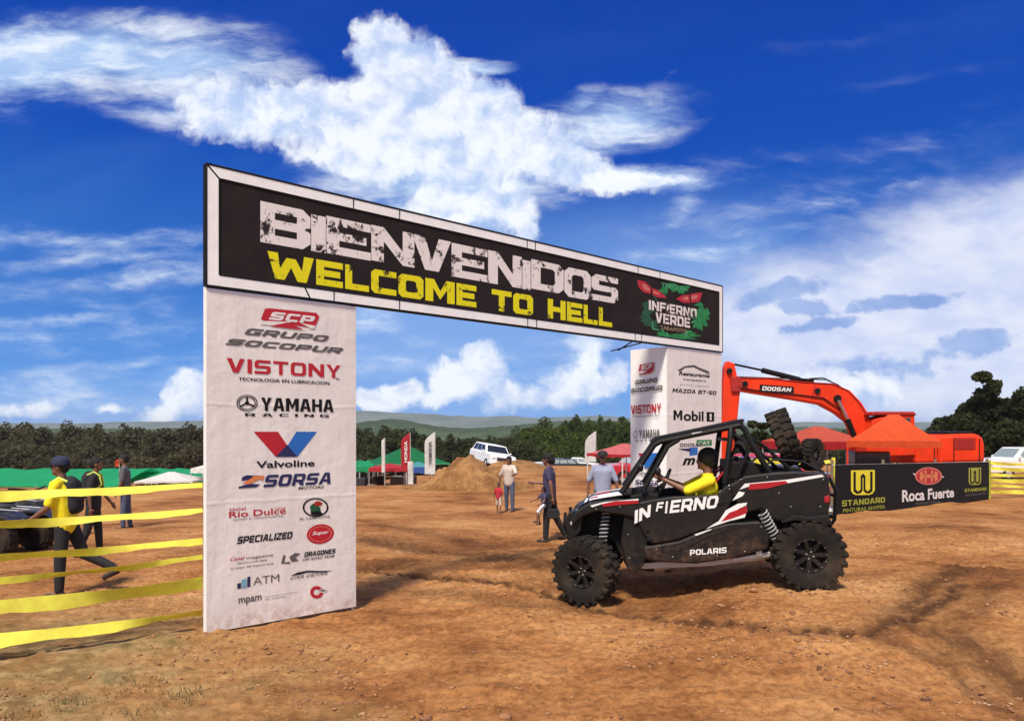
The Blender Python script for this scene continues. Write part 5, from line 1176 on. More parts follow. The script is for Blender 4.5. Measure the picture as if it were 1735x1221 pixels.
swc = U(1126, 818, -.30); swr = Euler((0, R(-62), 0)).to_matrix()
m_ = MB(); m_.tube([swc + swr @ Vector((.165 * math.cos(a), .165 * math.sin(a), 0)) for a in np.linspace(0, 2 * math.pi, 25)], .014, 8, cap=False)
for a in (0, 2.2, 4.1): m_.tube([swc, swc + swr @ Vector((.16 * math.cos(a), .16 * math.sin(a), 0))], .010, 6)
m_.tube([swc, U(1092, 842, -.30)], .02, 8); m_.build('steering_wheel', 'plastic', bug, smooth=True)
# roll cage and roof
cy, cyt = -.60, -.54
A0_, A1_, A2_ = U(1052, 836, cy), U(1108, 754, cyt), U(1112, 749, cyt)
Rr = U(1254, 720, cyt)
tubes([[A0_, A1_, U(1118, 748, cyt), Rr]], .031, 'cage_tube'); tubes([[U(1090, 830, cy), U(1131, 756, cyt), U(1150, 744, cyt)]], .027, 'cage_tube')
tubes([[Rr, U(1262, 728, cyt), U(1274, 752, cy), U(1304, 800, cy)]], .031, 'cage_tube'); tubes([[U(1238, 724, cyt), U(1237, 745, cy), U(1228, 818, cy)]], .031, 'cage_tube')
tubes([[U(1262, 735, cyt), U(1296, 757, -.45), U(1345, 800, -.5)]], .02, 'cage_tube'); tubes([[U(1274, 752, cy), U(1252, 800, cy)]], .016, 'cage_tube')
for P in [(A1_, 0), (Rr, 0), (U(1237, 745, cy), 0), (U(1274, 752, cy), 0)]: tubes([[P[0], mir(P[0])]], .022, 'cage_tube', both=False)
tubes([[U(1083, 792, -.60), mir(U(1083, 792, -.60))]], .016, 'cage_tube', both=False)
rf = [U(1103, 748, -.50), U(1112, 741.5, -.50), U(1180, 727.5, -.50), U(1258, 711, -.50), U(1259, 716, -.50)]
sheet(rf, -.53, .53, 'matte', 'roof', .0, 8, .012, th=.075)
side([(1172, 733.5), (1189, 730.5), (1189, 733.5), (1173, 736.5)], -.566, .004, 'decal', 'decalw', bevel=0)
cross([(1240, 716), (1258, 709), (1262, 713), (1246, 722)], -.50, -.52, .52, 'roof_spoiler', 'matte', bevel=.006)
for (a, b, c, d) in [(1078, 782, 1092, 800), (1108, 790, 1121, 806)]:
    m_ = MB(); p = U((a + c) / 2, (b + d) / 2, -.66); m_.ball(p, (.035, .055, .05), 10, 8); m_.build('mirror', 'plastic', bug, smooth='full')
m_ = MB(); P = [U(1056, 836, -.50), U(1077, 806, -.50)]; 
m_.prism([Vector((P[0].x, -.52, P[0].z)), Vector((P[1].x, -.52, P[1].z)), Vector((P[1].x, .52, P[1].z)), Vector((P[0].x, .52, P[0].z))], (.004, 0, .003)); m_.build('half_windscreen', 'glassg', bug)
# seat belts area, bars behind the seats
cross([(1237, 782), (1290, 786), (1300, 804), (1236, 812)], -.52, -.54, .54, 'rear_bulkhead', 'matte', bevel=.01)
# shocks with springs
def shock(a, b, rr=.045, turns=8):
    for s in (1, -1):
        A_, B_ = (a, b) if s > 0 else (mir(a), mir(b)); d = (B_ - A_); L = d.length; d.normalize(); u = d.cross(Vector((0, 1, 0))).normalized(); v = d.cross(u)
        g = part('shock_absorber', bug); m_ = MB(); m_.tube([A_, B_], .017, 8); m_.build('damper', 'steel', g, smooth=True)
        m_ = MB(); n = turns * 12; m_.tube([A_ + d * L * (.08 + .72 * i / n) + (u * math.cos(2 * math.pi * i / 12) + v * math.sin(2 * math.pi * i / 12)) * rr for i in range(n + 1)], .009, 6); m_.build('spring', 'spring', g, smooth=True)
shock(U(1028, 862, -.50), U(1018, 935, -.58)); shock(U(1289, 862, -.69), U(1322, 925, -.62), .05)
# suspension arms
tubes([[U(1060, 945, -.30), Vector((xf, -.56, TR - .06))], [U(1000, 935, -.30), Vector((xf, -.56, TR - .06))], [U(1040, 915, -.30), Vector((xf, -.56, TR + .08))]], .018, 'suspension_arm')
tubes([[U(1250, 935, -.45), Vector((xr, -.57, TR - .04))], [Vector((xr + .1, -.2, TR + .02)), Vector((xr, -.57, TR - .06))], [Vector((xr, -.2, TR)), Vector((xr, -.60, TR))]], .024, 'suspension_arm')
tubes([[U(1404, 808, -.45), U(1416, 830, -.45), U(1414, 880, -.40), U(1395, 905, -.35)]], .020, 'bumper_bar'); tubes([[U(1416, 840, -.45), mir(U(1416, 840, -.45))], [U(1414, 878, -.42), mir(U(1414, 878, -.42))]], .018, 'bumper_bar', both=False)
cross([(1340, 850), (1404, 850), (1408, 890), (1380, 915), (1345, 905)], -.40, -.35, .35, 'engine_block', 'matte')
tubes([[U(1376, 862, -.28), U(1412, 866, -.28)]], .05, 'exhaust_muffler', 'alu', both=False)
# small fittings: door handle, hinges, screws, winch line, harness
side([(1213, 852), (1228, 848), (1228, 853), (1214, 857)], -.664, .015, 'door_handle', 'steel', bevel=.003)
for (hx, hy) in [(1093, 896), (1095, 912)]: side([(hx, hy), (hx + 9, hy - 1), (hx + 9, hy + 4), (hx, hy + 5)], -.668, .02, 'door_hinge', 'steel', bevel=.003)
m_ = MB()
for (hx, hy, yy) in [(1112, 930, -.678), (1140, 943, -.678), (1215, 941, -.678), (1262, 934, -.678), (1290, 892, -.678), (1255, 812, -.672), (1300, 808, -.672), (1340, 858, -.672), (1390, 858, -.672), (1395, 812, -.672), (1320, 835, -.672), (1010, 862, -.662), (1050, 858, -.662), (1088, 872, -.657), (1236, 828, -.657), (1066, 945, -.632), (1064, 905, -.632)]:
    for s_ in (1, -1):
        q = U(hx, hy, yy); q = q if s_ > 0 else mir(q); m_.ball(q, .0075, 8, 6)
m_.build('panel_screws', 'spring', bug, smooth='full')['kind'] = 'stuff'
tubes([[U(1246, 782, -.34), U(1225, 800, -.36), U(1200, 835, -.34)], [U(1246, 782, -.22), U(1222, 802, -.22), U(1200, 835, -.24)]], .012, 'seat_harness', 'decalr')
tubes([[U(1300, 850, -.55), U(1330, 845, -.58), U(1350, 865, -.52)], [U(1040, 880, -.45), U(1030, 905, -.52), U(1012, 940, -.55)]], .008, 'hose')
tubes([[U(1283, 800, -.52), U(1310, 778, -.50), U(1360, 782, -.48), U(1396, 800, -.52)]], .014, 'cargo_rail')
# headlights of the hood, side vents
side([(1160, 800 + 62), (1186, 858), (1184, 860), (1161, 864)], -.657, .01, 'door_vent', 'matte', bevel=.002)

# spare wheels lying in the bed
def spare(label, px, py, yl, rot, sc=1.):
    p = BM @ U(px, py, yl); t = thing('spare_wheel', label, 'wheel', p); t.rotation_euler = rot; t.scale = (sc,) * 3
    for ch in wheel0.children: c = ch.copy(); COL.objects.link(c); c.parent = t
    return t
spare('big knobbly spare tyre standing tilted on edge in the buggy bed', 1330, 741, -.05, Euler((R(0), R(0), R(0))), .88)
spare('smaller spare wheel with a grey hub lying behind the tilted spare tyre', 1376, 770, .35, Euler((0, 0, 0)), .52)
def _rot(t, m): t.rotation_euler = m.to_euler()
for o_ in [o for o in COL.objects if o.name.startswith('spare_wheel')]:
    big = o_.scale.x > .8
    _rot(o_, (Matrix.Rotation(R(-21 if big else 5), 3, 'Y') @ Matrix.Rotation(R(-107 if big else 38), 3, 'Z')))
    if not big: o_.rotation_euler = (Matrix.Rotation(R(38), 3, 'Z')).to_euler()
# driver
k = 1.72 / 1.75; ln = R(-4); drz = yaw + math.pi
headl = Vector((math.sin(ln) * .54 * k + .03 * k, 0, .36 + (math.cos(ln) * .54 + .155) * k))
hp_ = BM @ U(1195, 779, -.29); dm = Matrix.Rotation(drz, 3, 'Z'); dl = hp_ - dm @ headl
DI = Matrix.LocRotScale(dl, Euler((0, 0, drz)), None).inverted()
hL = DI @ (BM @ (swc + swr @ Vector((.04, -.155, .02)))); hR = DI @ (BM @ (swc + swr @ Vector((.04, .155, .02))))
person('driver in a bright yellow T-shirt holding the steering wheel of the black buggy', dl, drz, 1.72, legs=((78, 50), (82, 52)), lean=-4, skin='skin', shirt='yshirt', pants='dark', sleeve=.60, hair='afro', pelvis=.36, vox=.011, build_=1.3, hands=(hR, hL) if hR.y > hL.y else (hL, hR), head_turn=8)

# ------------------------------------------------------------------ sponsor banner fence on the right
A = Vector((6.92, 15.7, 0)); Bq = Vector((14.13, 21.9, 0)); fd = (Bq - A).normalized(); fn = Vector((fd.y, -fd.x, 0))
def fz(px, y0, y1): return np.interp(px, [1415, 1677], [y0, y1])
fb = thing('banner_fence', 'low black sponsor banner fence with yellow STANDARD and white Roca Fuerte prints', 'fence', tuple(A))
def fpt(px, py, off=0): return ray(px, py, A, fn) + fn * off
mb = MB(); n = 40; vs = []; fs = []
for i in range(n + 1):
    px = 1415 + (1676 - 1415) * i / n; 
    for j in range(9):
        py = (787 + (782 - 787) * i / n) * (1 - j / 8) + (874 + (845.5 - 874) * i / n) * j / 8
        vs.append(fpt(px, py, .0025 * math.sin(i * 1.1 + j * .5) * (1 if 0 < j < 8 else .3) - .004))
for i in range(n):
    for j in range(8): fs.append((i * 9 + j, (i + 1) * 9 + j, (i + 1) * 9 + j + 1, i * 9 + j + 1))
fban = mb.add(vs, fs).build('banner', 'blackp', fb, world=True, smooth='full')
for px in (1416, 1502, 1590, 1677):
    b_ = fpt(px, 800, -.08); z = gz1(b_.x, b_.y); m_ = MB(); top = fpt(px, fz(px, 779, 777), -.08).z; m_.tube([Vector((b_.x, b_.y, z - .2)), Vector((b_.x, b_.y, top))], .035, 8); m_.build('post', 'wood', fb, world=True, smooth=True)
m_ = MB(); m_.tube([fpt(1415, 788, -.04), fpt(1677, 782.5, -.04)], .014, 6); m_.build('rope', 'decalw', fb, world=True)
Fb = Board(A, fn, None, fban, .5)
def ft(s_, xl, ytl, ybl, xr, ytr, ybr, mt, bold=.03, lift=.012): Fb.text(s_, xl, ytl, ybl, xr, mt, bold, 0, lift, yt2=ytr, yb2=ybr)
def mark(x0, y0, x1, y1, mt):   # a squarish badge: outlined shield, U and inner arch strokes
    w, h = x1 - x0, y1 - y0; q = lambda a, b: (x0 + w * a, y0 + h * b - (a - .5) * h * .02)
    Fb.poly([q(0, 0), q(1, 0), q(1, .82), q(.9, .96), q(.78, 1), q(.22, 1), q(.1, .96), q(0, .82)], mt, .008)
    Fb.polys([[q(.10, .06), q(.20, .06), q(.20, .78), q(.30, .86), q(.40, .78), q(.40, .24), q(.5, .14), q(.60, .24), q(.60, .78), q(.70, .86), q(.80, .78), q(.80, .06), q(.90, .06), q(.90, .84), q(.76, .95), q(.60, .92), q(.52, .82), q(.52, .30), q(.48, .30), q(.48, .82), q(.40, .92), q(.24, .95), q(.10, .84)]], 'blackp', .014)
mark(1441.5, 796, 1482, 838, 'yprint'); ft('STANDARD', 1426, 847.5, 857.5, 1499, 841.5, 850.5, 'gprint'); ft('PINTURAS ANYPSA', 1428, 861.5, 868, 1499, 854.5, 861, 'gprint', .01)
mark(1641, 792, 1662, 821, 'gprint'); ft('STANDARD', 1634, 828, 833.5, 1671, 825, 830, 'gprint'); ft('PINTURAS ANYPSA', 1635, 837, 841, 1671, 833, 837, 'greyp', .01)
Fb.oval(1573, 806, 23, 15, 'pinkp', .010); Fb.oval(1573, 806, 20.5, 12.8, 'redp', .013); Fb.polys([[(1546, 801), (1554, 803), (1551, 807)], [(1591, 803), (1600, 808), (1594, 809)]], 'wprint', .009)
Fb.polys([[(1558, 800), (1563, 797), (1563, 816), (1558, 812)], [(1583, 797), (1588, 800), (1588, 812), (1583, 816)], [(1563, 804), (1583, 804), (1583, 809), (1563, 809)], [(1566, 796.5), (1569, 796), (1569, 817), (1566, 817)], [(1577, 796), (1580, 796.5), (1580, 817), (1577, 817)]], 'orangep', .016)
ft('Roca Fuerte', 1528, 830, 850.5, 1616, 825, 842, 'wprint', .03); ft('FERRETERIA', 1551, 851, 855.5, 1593, 847.5, 851.5, 'greyp', .01)

# yellow tape fence going on to the right
def tapes(label, a, b, rows, posts, group=None, pmat='ytape', wdt=.10):
    a = Vector(a); b = Vector(b); t = thing('tape_fence', label, 'fence', (a.x, a.y, 0)); d = b - a; nn = 20; en = Vector((d.y, -d.x, 0)).normalized()
    za, zb = gz1(a.x, a.y), gz1(b.x, b.y)
    for kk, h in enumerate(rows):
        P = []; Q = []
        for i in range(nn + 1):
            s_ = i / nn; p = a + d * s_; z = za + (zb - za) * s_ + h - .03 * math.sin(math.pi * ((s_ * (len(posts) - 1)) % 1)) + .012 * math.sin(kk * 2 + s_ * 9); w = wdt * (.8 + .3 * math.sin(kk * 3.1 + s_ * 5)) / 2
            o1 = en * (.012 * math.sin(s_ * 30 + kk)); P.append(p + o1 + UP * (z + w)); Q.append(p - o1 + UP * (z - w))
        n = nn + 1; vs = P + Q + [v + en * .002 for v in P] + [v + en * .002 for v in Q]; fs = []
        for i in range(nn): fs += [(i, i + 1, n + i + 1, n + i), (2 * n + i, 3 * n + i, 3 * n + i + 1, 2 * n + i + 1), (i, 2 * n + i, 2 * n + i + 1, i + 1), (n + i, n + i + 1, 3 * n + i + 1, 3 * n + i)]
        MB().add(vs, fs).build('tape', 'ytape', t, world=True)
    for s_ in posts:
        p = a + d * s_; z = gz1(p.x, p.y); m_ = MB(); m_.tube([p + UP * (z - .2) - en * .05, p + UP * (z + max(rows) + .08) - en * .05], .04, 8); m_.build('post', pmat, t, world=True, smooth=True)
    return t
C_ = Bq + fd * .15 + Vector((0, 0, 0)); tapes('yellow tape fence running right from the end of the black sponsor banner', C_, C_ + fd * 7.5 + Vector((1.2, -2.2, 0)), [.22, .40, .57, .72, .90, 1.08], [0, .33, .66, 1], pmat='gprint', wdt=.12)
q0 = PX(1250, 800, 17.2); q1 = PX(1411, 800, 15.9)
tapes('yellow tape fence seen behind the buggy bed up to the black banner', (q0.x, q0.y, 0), (q1.x, q1.y, 0), [.35, .70, 1.14], [0, .5, 1], wdt=.15)
sx_ = PX(1252, 788, 17.0); sg = thing('small_sign', 'small yellow and white sign seen behind the driver through the roll cage', 'sign', (sx_.x, 17.0, gz1(sx_.x, 17.0)))
zt_ = CAMZ + (HY - 776) * 17 / FPX - sg.location.z; MB().box((0, 0, zt_ - .19), (.36, .02, .38)).build('sign_board', 'decalw', sg, bevel=.005); MB().box((0, -.013, zt_ - .20), (.28, .006, .20)).build('sign_print', 'yprint', sg); MB().tube([(0, .03, -.1), (0, .03, zt_)], .02, 6).build('post', 'alu', sg)

# ------------------------------------------------------------------ tents
def canopy(label, px, Y, w, d, rz, htop, hval, hbot, mt, legs='alu', mt2=None, leg_h=None, kind='canopy_tent'):
    """pitched pop-up canopy; heights are world z"""
    x = (px - CX) * Y / FPX; g = gz1(x, Y); t = thing(kind, label, 'tent', (x, Y, g), R(rz)); zt, zv, zb = htop - g, hval - g, hbot - g
    m_ = MB(); c = [(-w / 2, -d / 2), (w / 2, -d / 2), (w / 2, d / 2), (-w / 2, d / 2)]; n = 6; rd = .04
    rg = w * .06
    top = [(-rg, 0), (rg, 0), (rg, 0), (-rg, 0)]
    vs = []; fs = []
    for j in range(n + 1):
        f = j / n; sg = -.06 * (zt - zv) * math.sin(math.pi * f)
        for (a, b), (e, g2) in zip(c, top): vs.append((a + (e - a) * f, b + (g2 - b) * f, zv + (zt - zv) * f + sg))
    for j in range(n):
        for q in range(4): a = j * 4; fs.append((a + q, a + (q + 1) % 4, a + 4 + (q + 1) % 4, a + 4 + q))
    m_.add(vs, fs).build('canopy', mt, t)
    m_ = MB(); 
    for (a, b) in zip(c, c[1:] + c[:1]):
        a = Vector((*a, 0)) * 1.005; b = Vector((*b, 0)) * 1.005; P = []; Q = []
        for i in range(9): p = a.lerp(b, i / 8); P.append(p + UP * zv); Q.append(p + UP * (zb + .02 * math.sin(i * 2)))
        m_.add(P + Q, [(i, i + 1, 9 + i + 1, 9 + i) for i in range(8)])
    m_.build('valance', mt2 or mt, t)
    for (a, b) in c: m_ = MB(); m_.tube([(a * .98, b * .98, -.1), (a * .98, b * .98, zv)], .025, 6); m_.build('leg', legs, t)
    return t
def longtent(label, x0, x1, Y, dep, ztop, zeave, mt, posts=6):
    xa, xb = (x0 - CX) * Y / FPX, (x1 - CX) * Y / FPX; g = gz1((xa + xb) / 2, Y); t = thing('long_tent', label, 'tent', ((xa + xb) / 2, Y, g)); L = xb - xa; n = 24; vs = []; fs = []
    prof = [(0, zeave - .35), (0, zeave), (dep / 2, ztop), (dep, zeave), (dep, zeave - .35)]
    for i in range(n + 1):
        for j, (y, z) in enumerate(prof): vs.append((-L / 2 + L * i / n, y, z - g + (.05 * math.sin(i * 1.9) if j == 1 else .03 * math.sin(i * 1.1)) - (.06 * abs(math.sin(i * math.pi / 4)) if j in (1, 2) else 0)))
    for i in range(n):
        for j in range(4): fs.append((i * 5 + j, i * 5 + 5 + j, i * 5 + 6 + j, i * 5 + j + 1))
    MB().add(vs, fs).build('canopy', mt, t)
    for i in range(posts):
        for y in (.05, dep - .05): m_ = MB(); x = -L / 2 + L * i / (posts - 1); m_.tube([(x, y, -.1), (x, y, zeave - g)], .04, 6); m_.build('post', 'alu', t)
    return t
Z = lambda py, Y: CAMZ + (HY - py) * Y / FPX
longtent('very long green tarpaulin tent roof across the left behind the yellow tapes', -180, 205, 44, 7, Z(795, 46), Z(822, 44), 'green', 9)
longtent('green tarpaulin tent roof just left of the tall white sponsor pillar', 168, 362, 47, 6, Z(794, 49), Z(806, 47), 'green', 5)
canopy('white peaked canopy in front of the green tent roofs at left', 290, 42, 3.0, 3.0, 10, Z(799, 42), Z(812, 42), Z(815, 42), 'whitet')
canopy('small white canopy at the left edge of the tall sponsor pillar', 349, 43, 1.1, 1.6, 0, Z(787, 43), Z(792, 43), Z(800, 43), 'whitet')
longtent('green tent roof just right of the tall sponsor pillar', 570, 648, 44, 5, Z(780, 46), Z(789, 44), 'green', 3)
canopy('round topped green marquee behind the red feather flag', 690, 46, 4.4, 4.0, 20, Z(757, 46), Z(783, 46), Z(785, 46), 'dgreen', mt2='lgreen')
canopy('low red canopy under the green marquee', 660, 40, 2.0, 2.2, 5, Z(785, 40), Z(791, 40), Z(797, 40), 'redt')
canopy('small teal and blue canopy next to the white feather flag', 709, 41, 1.5, 1.5, 5, Z(782, 41), Z(790, 41), Z(800, 41), 'teal', mt2='bluet')
canopy('faded red canopy tent with white poles beside the right gate pillar', 1058, 27, 1.9, 2.0, 32, Z(751, 27), Z(768, 27), Z(773, 27), 'pinkt', legs='whitet', mt2='redt')
canopy('bright orange canopy tent standing in front of the excavator', 1514, 21.5, 2.35, 2.3, -28, Z(702, 21.5), Z(746, 21.5), Z(757, 21.5), 'oranget', legs='exc')
canopy('salmon and red canopy tent between the spare wheel and the orange tent', 1385, 27, 2.9, 2.6, 15, Z(722, 27), Z(747, 27), Z(760, 27), 'salmon', legs='alu', mt2='redt')
# goods under the orange tent
t = thing('generator', 'dark boxy machine standing under the orange tent behind the banner', 'machine', tuple(Vector(((1475 - CX) * 22 / FPX, 22.2, gz1(10.6, 22.2)))))
mb = MB(); mb.box((0, 0, .95), (1.05, .7, 1.7)); mb.build('housing', 'card', t, bevel=.05); MB().box((-.25, -.36, 1.15), (.35, .02, .3)).build('vent', 'steel', t); MB().ball((.1, -.37, 1.2), .05).build('gauge', 'alu', t)
# ------------------------------------------------------------------ flags
def flag(label, px, ytop, ybot, wpx, Y, mt, pole='alu', curve=.3, name='feather_flag', txt=None, ground=None):
    x = (px - CX) * Y / FPX; g = gz1(x, Y); zt = Z(ytop, Y); zb = Z(ybot, Y); w = wpx * Y / FPX; t = thing(name, label, 'flag', (x, Y, g)); H = zt - zb; n = 14; P = []; Q = []
    for i in range(n + 1):
        f = i / n; c = 1 - max(0, (f - (1 - curve)) / curve) ** 2.2 if curve else 1
        P.append(Vector((w / 2, .03 * math.sin(f * 5), zb - g + H * f))); Q.append(Vector((w / 2 - w * max(.05, c), .03 * math.sin(f * 5 + 1), zb - g + H * f * (1 if f < .9 else .985))))
    m = n + 1; e = Vector((0, .006, 0)); vs = P + Q + [v + e for v in P] + [v + e for v in Q]; fs = []
    for i in range(n): fs += [(i, i + 1, m + i + 1, m + i), (2 * m + i, 3 * m + i, 3 * m + i + 1, 2 * m + i + 1), (i, 2 * m + i, 2 * m + i + 1, i + 1), (m + i, m + i + 1, 3 * m + i + 1, 3 * m + i)]
    MB().add(vs, fs).build('flag_sheet', mt, t)
    m_ = MB(); m_.tube([(w / 2 + .02, 0, -.1), (w / 2 + .02, 0, zt - g)], .022, 6); m_.build('pole', pole, t)
    if txt:
        v, f = text2d(txt, .03); rot = []; hh = H * .55; ww = w * .34
        mb = MB(); mb.add([(w * .05 + (b_ - .5) * -ww, -.035, zb - g + H * .22 + a * hh) for a, b_ in v], f); mb.build('lettering', 'greyp' if mt != 'redt' else 'wprint', t)
flag('tall white feather flag with dark vertical lettering left of the dirt mound', 728, 731, 803, 17, 34, 'whitet', txt='YAMAHA')
flag('tall red feather flag in front of the green marquee', 687, 732, 797, 15, 37, 'redt', txt='HONDA')
flag('small plain white banner standing beside the red feather flag', 695, 781, 820, 8, 31, 'whitet', curve=0, name='small_banner')
flag('thin white flag pole banner nearest the tall sponsor pillar', 649, 741, 800, 5, 38, 'whitet', curve=.1)
flag('narrow white feather flag standing behind the man in the pale blue shirt', 1000, 730, 782, 18, 36, 'whitet', curve=.45)
flag('little orange and white flag above the green tent roof at left', 198, 777, 790, 7, 45, 'oranget', curve=.5, name='small_flag')
for px, Y in ((1052, 24), (1046, 26)): pass

# ------------------------------------------------------------------ parked vehicles
def car(label, px, Y, pyb, rz, L=4.5, Wd=1.8, H=1.65, paint='carw', glass='glass', kind='suv', name='parked_car', group=None, cat='car'):
    x = (px - CX) * Y / FPX; g = Z(pyb, Y) if pyb is not None else gz1(x, Y); t = thing(name, label, cat, (x, Y, g), R(rz), group)
    h = H; hw = Wd / 2
    if kind == 'suv': prof = [(-.5, .22), (-.5, .42), (-.49, .60), (-.44, .64), (-.22, .66), (.5, .66), (.5, .24)]; cab = [(-.24, .65), (-.10, .985), (.36, 1.0), (.47, .65)]
    elif kind == 'pickup': prof = [(-.5, .22), (-.5, .50), (-.48, .60), (-.24, .64), (.5, .64), (.5, .28)]; cab = [(-.25, .63), (-.13, .985), (.10, 1.0), (.16, .63)]
    else: prof = [(-.5, .2), (-.5, .42), (-.46, .56), (-.22, .62), (.42, .62), (.5, .56), (.5, .24)]; cab = [(-.25, .61), (-.08, .98), (.18, 1.0), (.36, .61)]
    m_ = MB(); m_.prism([(a * L, -hw, b * h) for a, b in prof], (0, Wd, 0)); m_.build('body', paint, t, bevel=.07, seg=3)
    m_ = MB(); P = [Vector((a * L, -hw * .94 + (b > .8) * hw * .14, b * h)) for a, b in cab]; Q = [Vector((p.x, -p.y, p.z)) for p in P]; m_.loft(P, Q); m_.build('cabin', paint, t, bevel=.05, seg=3)
    def pane(P, nm='window'): 
        m_ = MB(); n_ = (P[1] - P[0]).cross(P[2] - P[0]).normalized(); m_.prism([p + n_ * .012 for p in P], n_ * -.02); m_.build(nm, glass, t)
    lerp = lambda a, b, f: a + (b - a) * f
    for s in (-1, 1):
        A_, B_, C2, D_ = [Vector((p.x, p.y * -s, p.z)) for p in P]   # bottom front, top front, top rear, bottom rear
        lo0, lo1 = lerp(A_, B_, .12), lerp(D_, C2, .12); hi0, hi1 = lerp(A_, B_, .86), lerp(D_, C2, .86)
        nn = 3 if kind == 'suv' else 2 if kind != 'pickup' else 1
        for i in range(nn):
            f0 = .08 + .86 * i / nn; f1 = .08 + .86 * (i + 1) / nn - .035; q = [lerp(lo0, lo1, f0), lerp(lo0, lo1, f1), lerp(hi0, hi1, f1), lerp(hi0, hi1, f0)]
            pane(q if s < 0 else q[::-1])
    def endp(i, j, sgn):
        a, b = P[i], P[j]; q = [lerp(a, b, .12), lerp(a, b, .88)]; lo, hi = q; w0, w1 = abs(lo.y) * .90, abs(hi.y) * .86
        pts = [Vector((lo.x, -w0, lo.z)), Vector((hi.x, -w1, hi.z)), Vector((hi.x, w1, hi.z)), Vector((lo.x, w0, lo.z))]
        pane(pts if sgn > 0 else pts[::-1], 'windscreen' if sgn > 0 else 'rear_window')
    endp(0, 1, 1); endp(3, 2, -1)
    for sx in (-.31, .30):
        for s in (-1, 1):
            w = part('wheel', t, (sx * L, s * (hw - .10), .34)); m_ = MB(); m_.lathe([(.20, -.11), (.32, -.12), (.345, -.08), (.345, .08), (.32, .12), (.20, .11)], (0, 0, 0), 'y', 20); m_.build('tyre', 'rubber', w, smooth=True)
            m_ = MB(); m_.lathe([(0, -s * -.06 * 1), (.20, s * .09), (.20, -s * .09), (0, -s * .06)], (0, 0, 0), 'y', 14); m_.build('rim', 'alu', w)
    xf_ = -.5 * L
    MB().box((xf_ - .012, 0, .47 * h), (.03, Wd * .52, .13 * h)).build('grille', 'card', t, bevel=.01)
    MB().box((xf_ - .05, 0, .29 * h), (.14, Wd * .98, .12 * h)).build('bumper', paint if paint != 'carg' else 'card', t, bevel=.04)
    MB().box((.5 * L + .04, 0, .32 * h), (.10, Wd * .96, .11 * h)).build('bumper', 'card', t, bevel=.03)
    for s in (-1, 1):
        MB().ball((xf_ + .03, s * hw * .78, .50 * h), (.06, .16, .08), 10, 6).build('headlight', 'lens', t, smooth='full'); MB().box((.5 * L, s * hw * .88, .52 * h), (.03, .14, .22)).build('tail_light', 'decalr', t)
        MB().ball((-.18 * L, s * (hw + .07), .70 * h), (.06, .09, .07), 8, 6).build('mirror', paint, t, smooth='full')
    if kind == 'pickup':
        MB().box((.33 * L, 0, .652 * h), (.31 * L, Wd * .80, .02)).build('truck_bed', 'card', t)
    return t
mound_car = car('white car with dark windows tilted nose down on the bank behind the dirt mound', 831, 51, 792, 112, 4.4, 1.85, 1.62, 'carw', 'glass', 'suv', 'parked_car')
mound_car.rotation_euler = (Matrix.Rotation(R(9), 3, 'Y') @ Matrix.Rotation(R(112), 3, 'Z')).to_euler()
for (label, px, Y, pyb, rz, paint, kind, H) in [
    ('grey pickup among the parked cars right of the woman in the purple top', 948, 76, None, 6, 'carg', 'pickup', 1.5), ('white car parked left of the narrow white feather flag', 982, 84, None, 176, 'carw', 'sedan', 1.5),
    ('white car roof showing left of the woman in the purple top', 908, 88, None, 8, 'carw', 'sedan', 1.4), ('dark car parked low to the right of the woman in the purple top', 962, 70, None, 184, 'card', 'suv', 1.35),
    ('red car half hidden behind the poles of the faded red canopy', 1092, 34, None, 12, 'carr', 'suv', 1.4)]:
    car(label, px, Y, pyb, rz, 4.3, 1.8, H, paint, 'glassg', kind, group=None)
car('red pickup with a bluish windscreen seen through the buggy roll cage', 1300, 20, None, 12, 4.4, 1.8, 1.62, 'carr', 'glassb', 'pickup', 'pickup_truck', cat='truck')
car('white off-road wagon parked behind the yellow tapes at the right edge', 1728, 40, None, 6, 4.5, 1.8, 1.75, 'carw', 'glassg', 'suv')
# cars and motorbikes seen dimly below the tents
for (px_, Y_, h_, lb) in [(622, 43, 1.0, 'dark stack of gear under the green tent roof beside the sponsor pillar'), (655, 41, .8, 'low dark crates under the low red canopy'), (675, 42, .9, 'dark crates between the red canopy and the red feather flag')]:
    x_ = (px_ - CX) * Y_ / FPX; t = thing('gear_stack', lb, 'crates', (x_, Y_, gz1(x_, Y_)))
    for q_ in range(5): MB().box((random.uniform(-.7, .7), random.uniform(-.4, .4), .22 + (q_ % 2) * .42), (random.uniform(.4, .8), .5, .42)).build('crate', random.choice(['card', 'matte', 'wood']), t, bevel=.02)

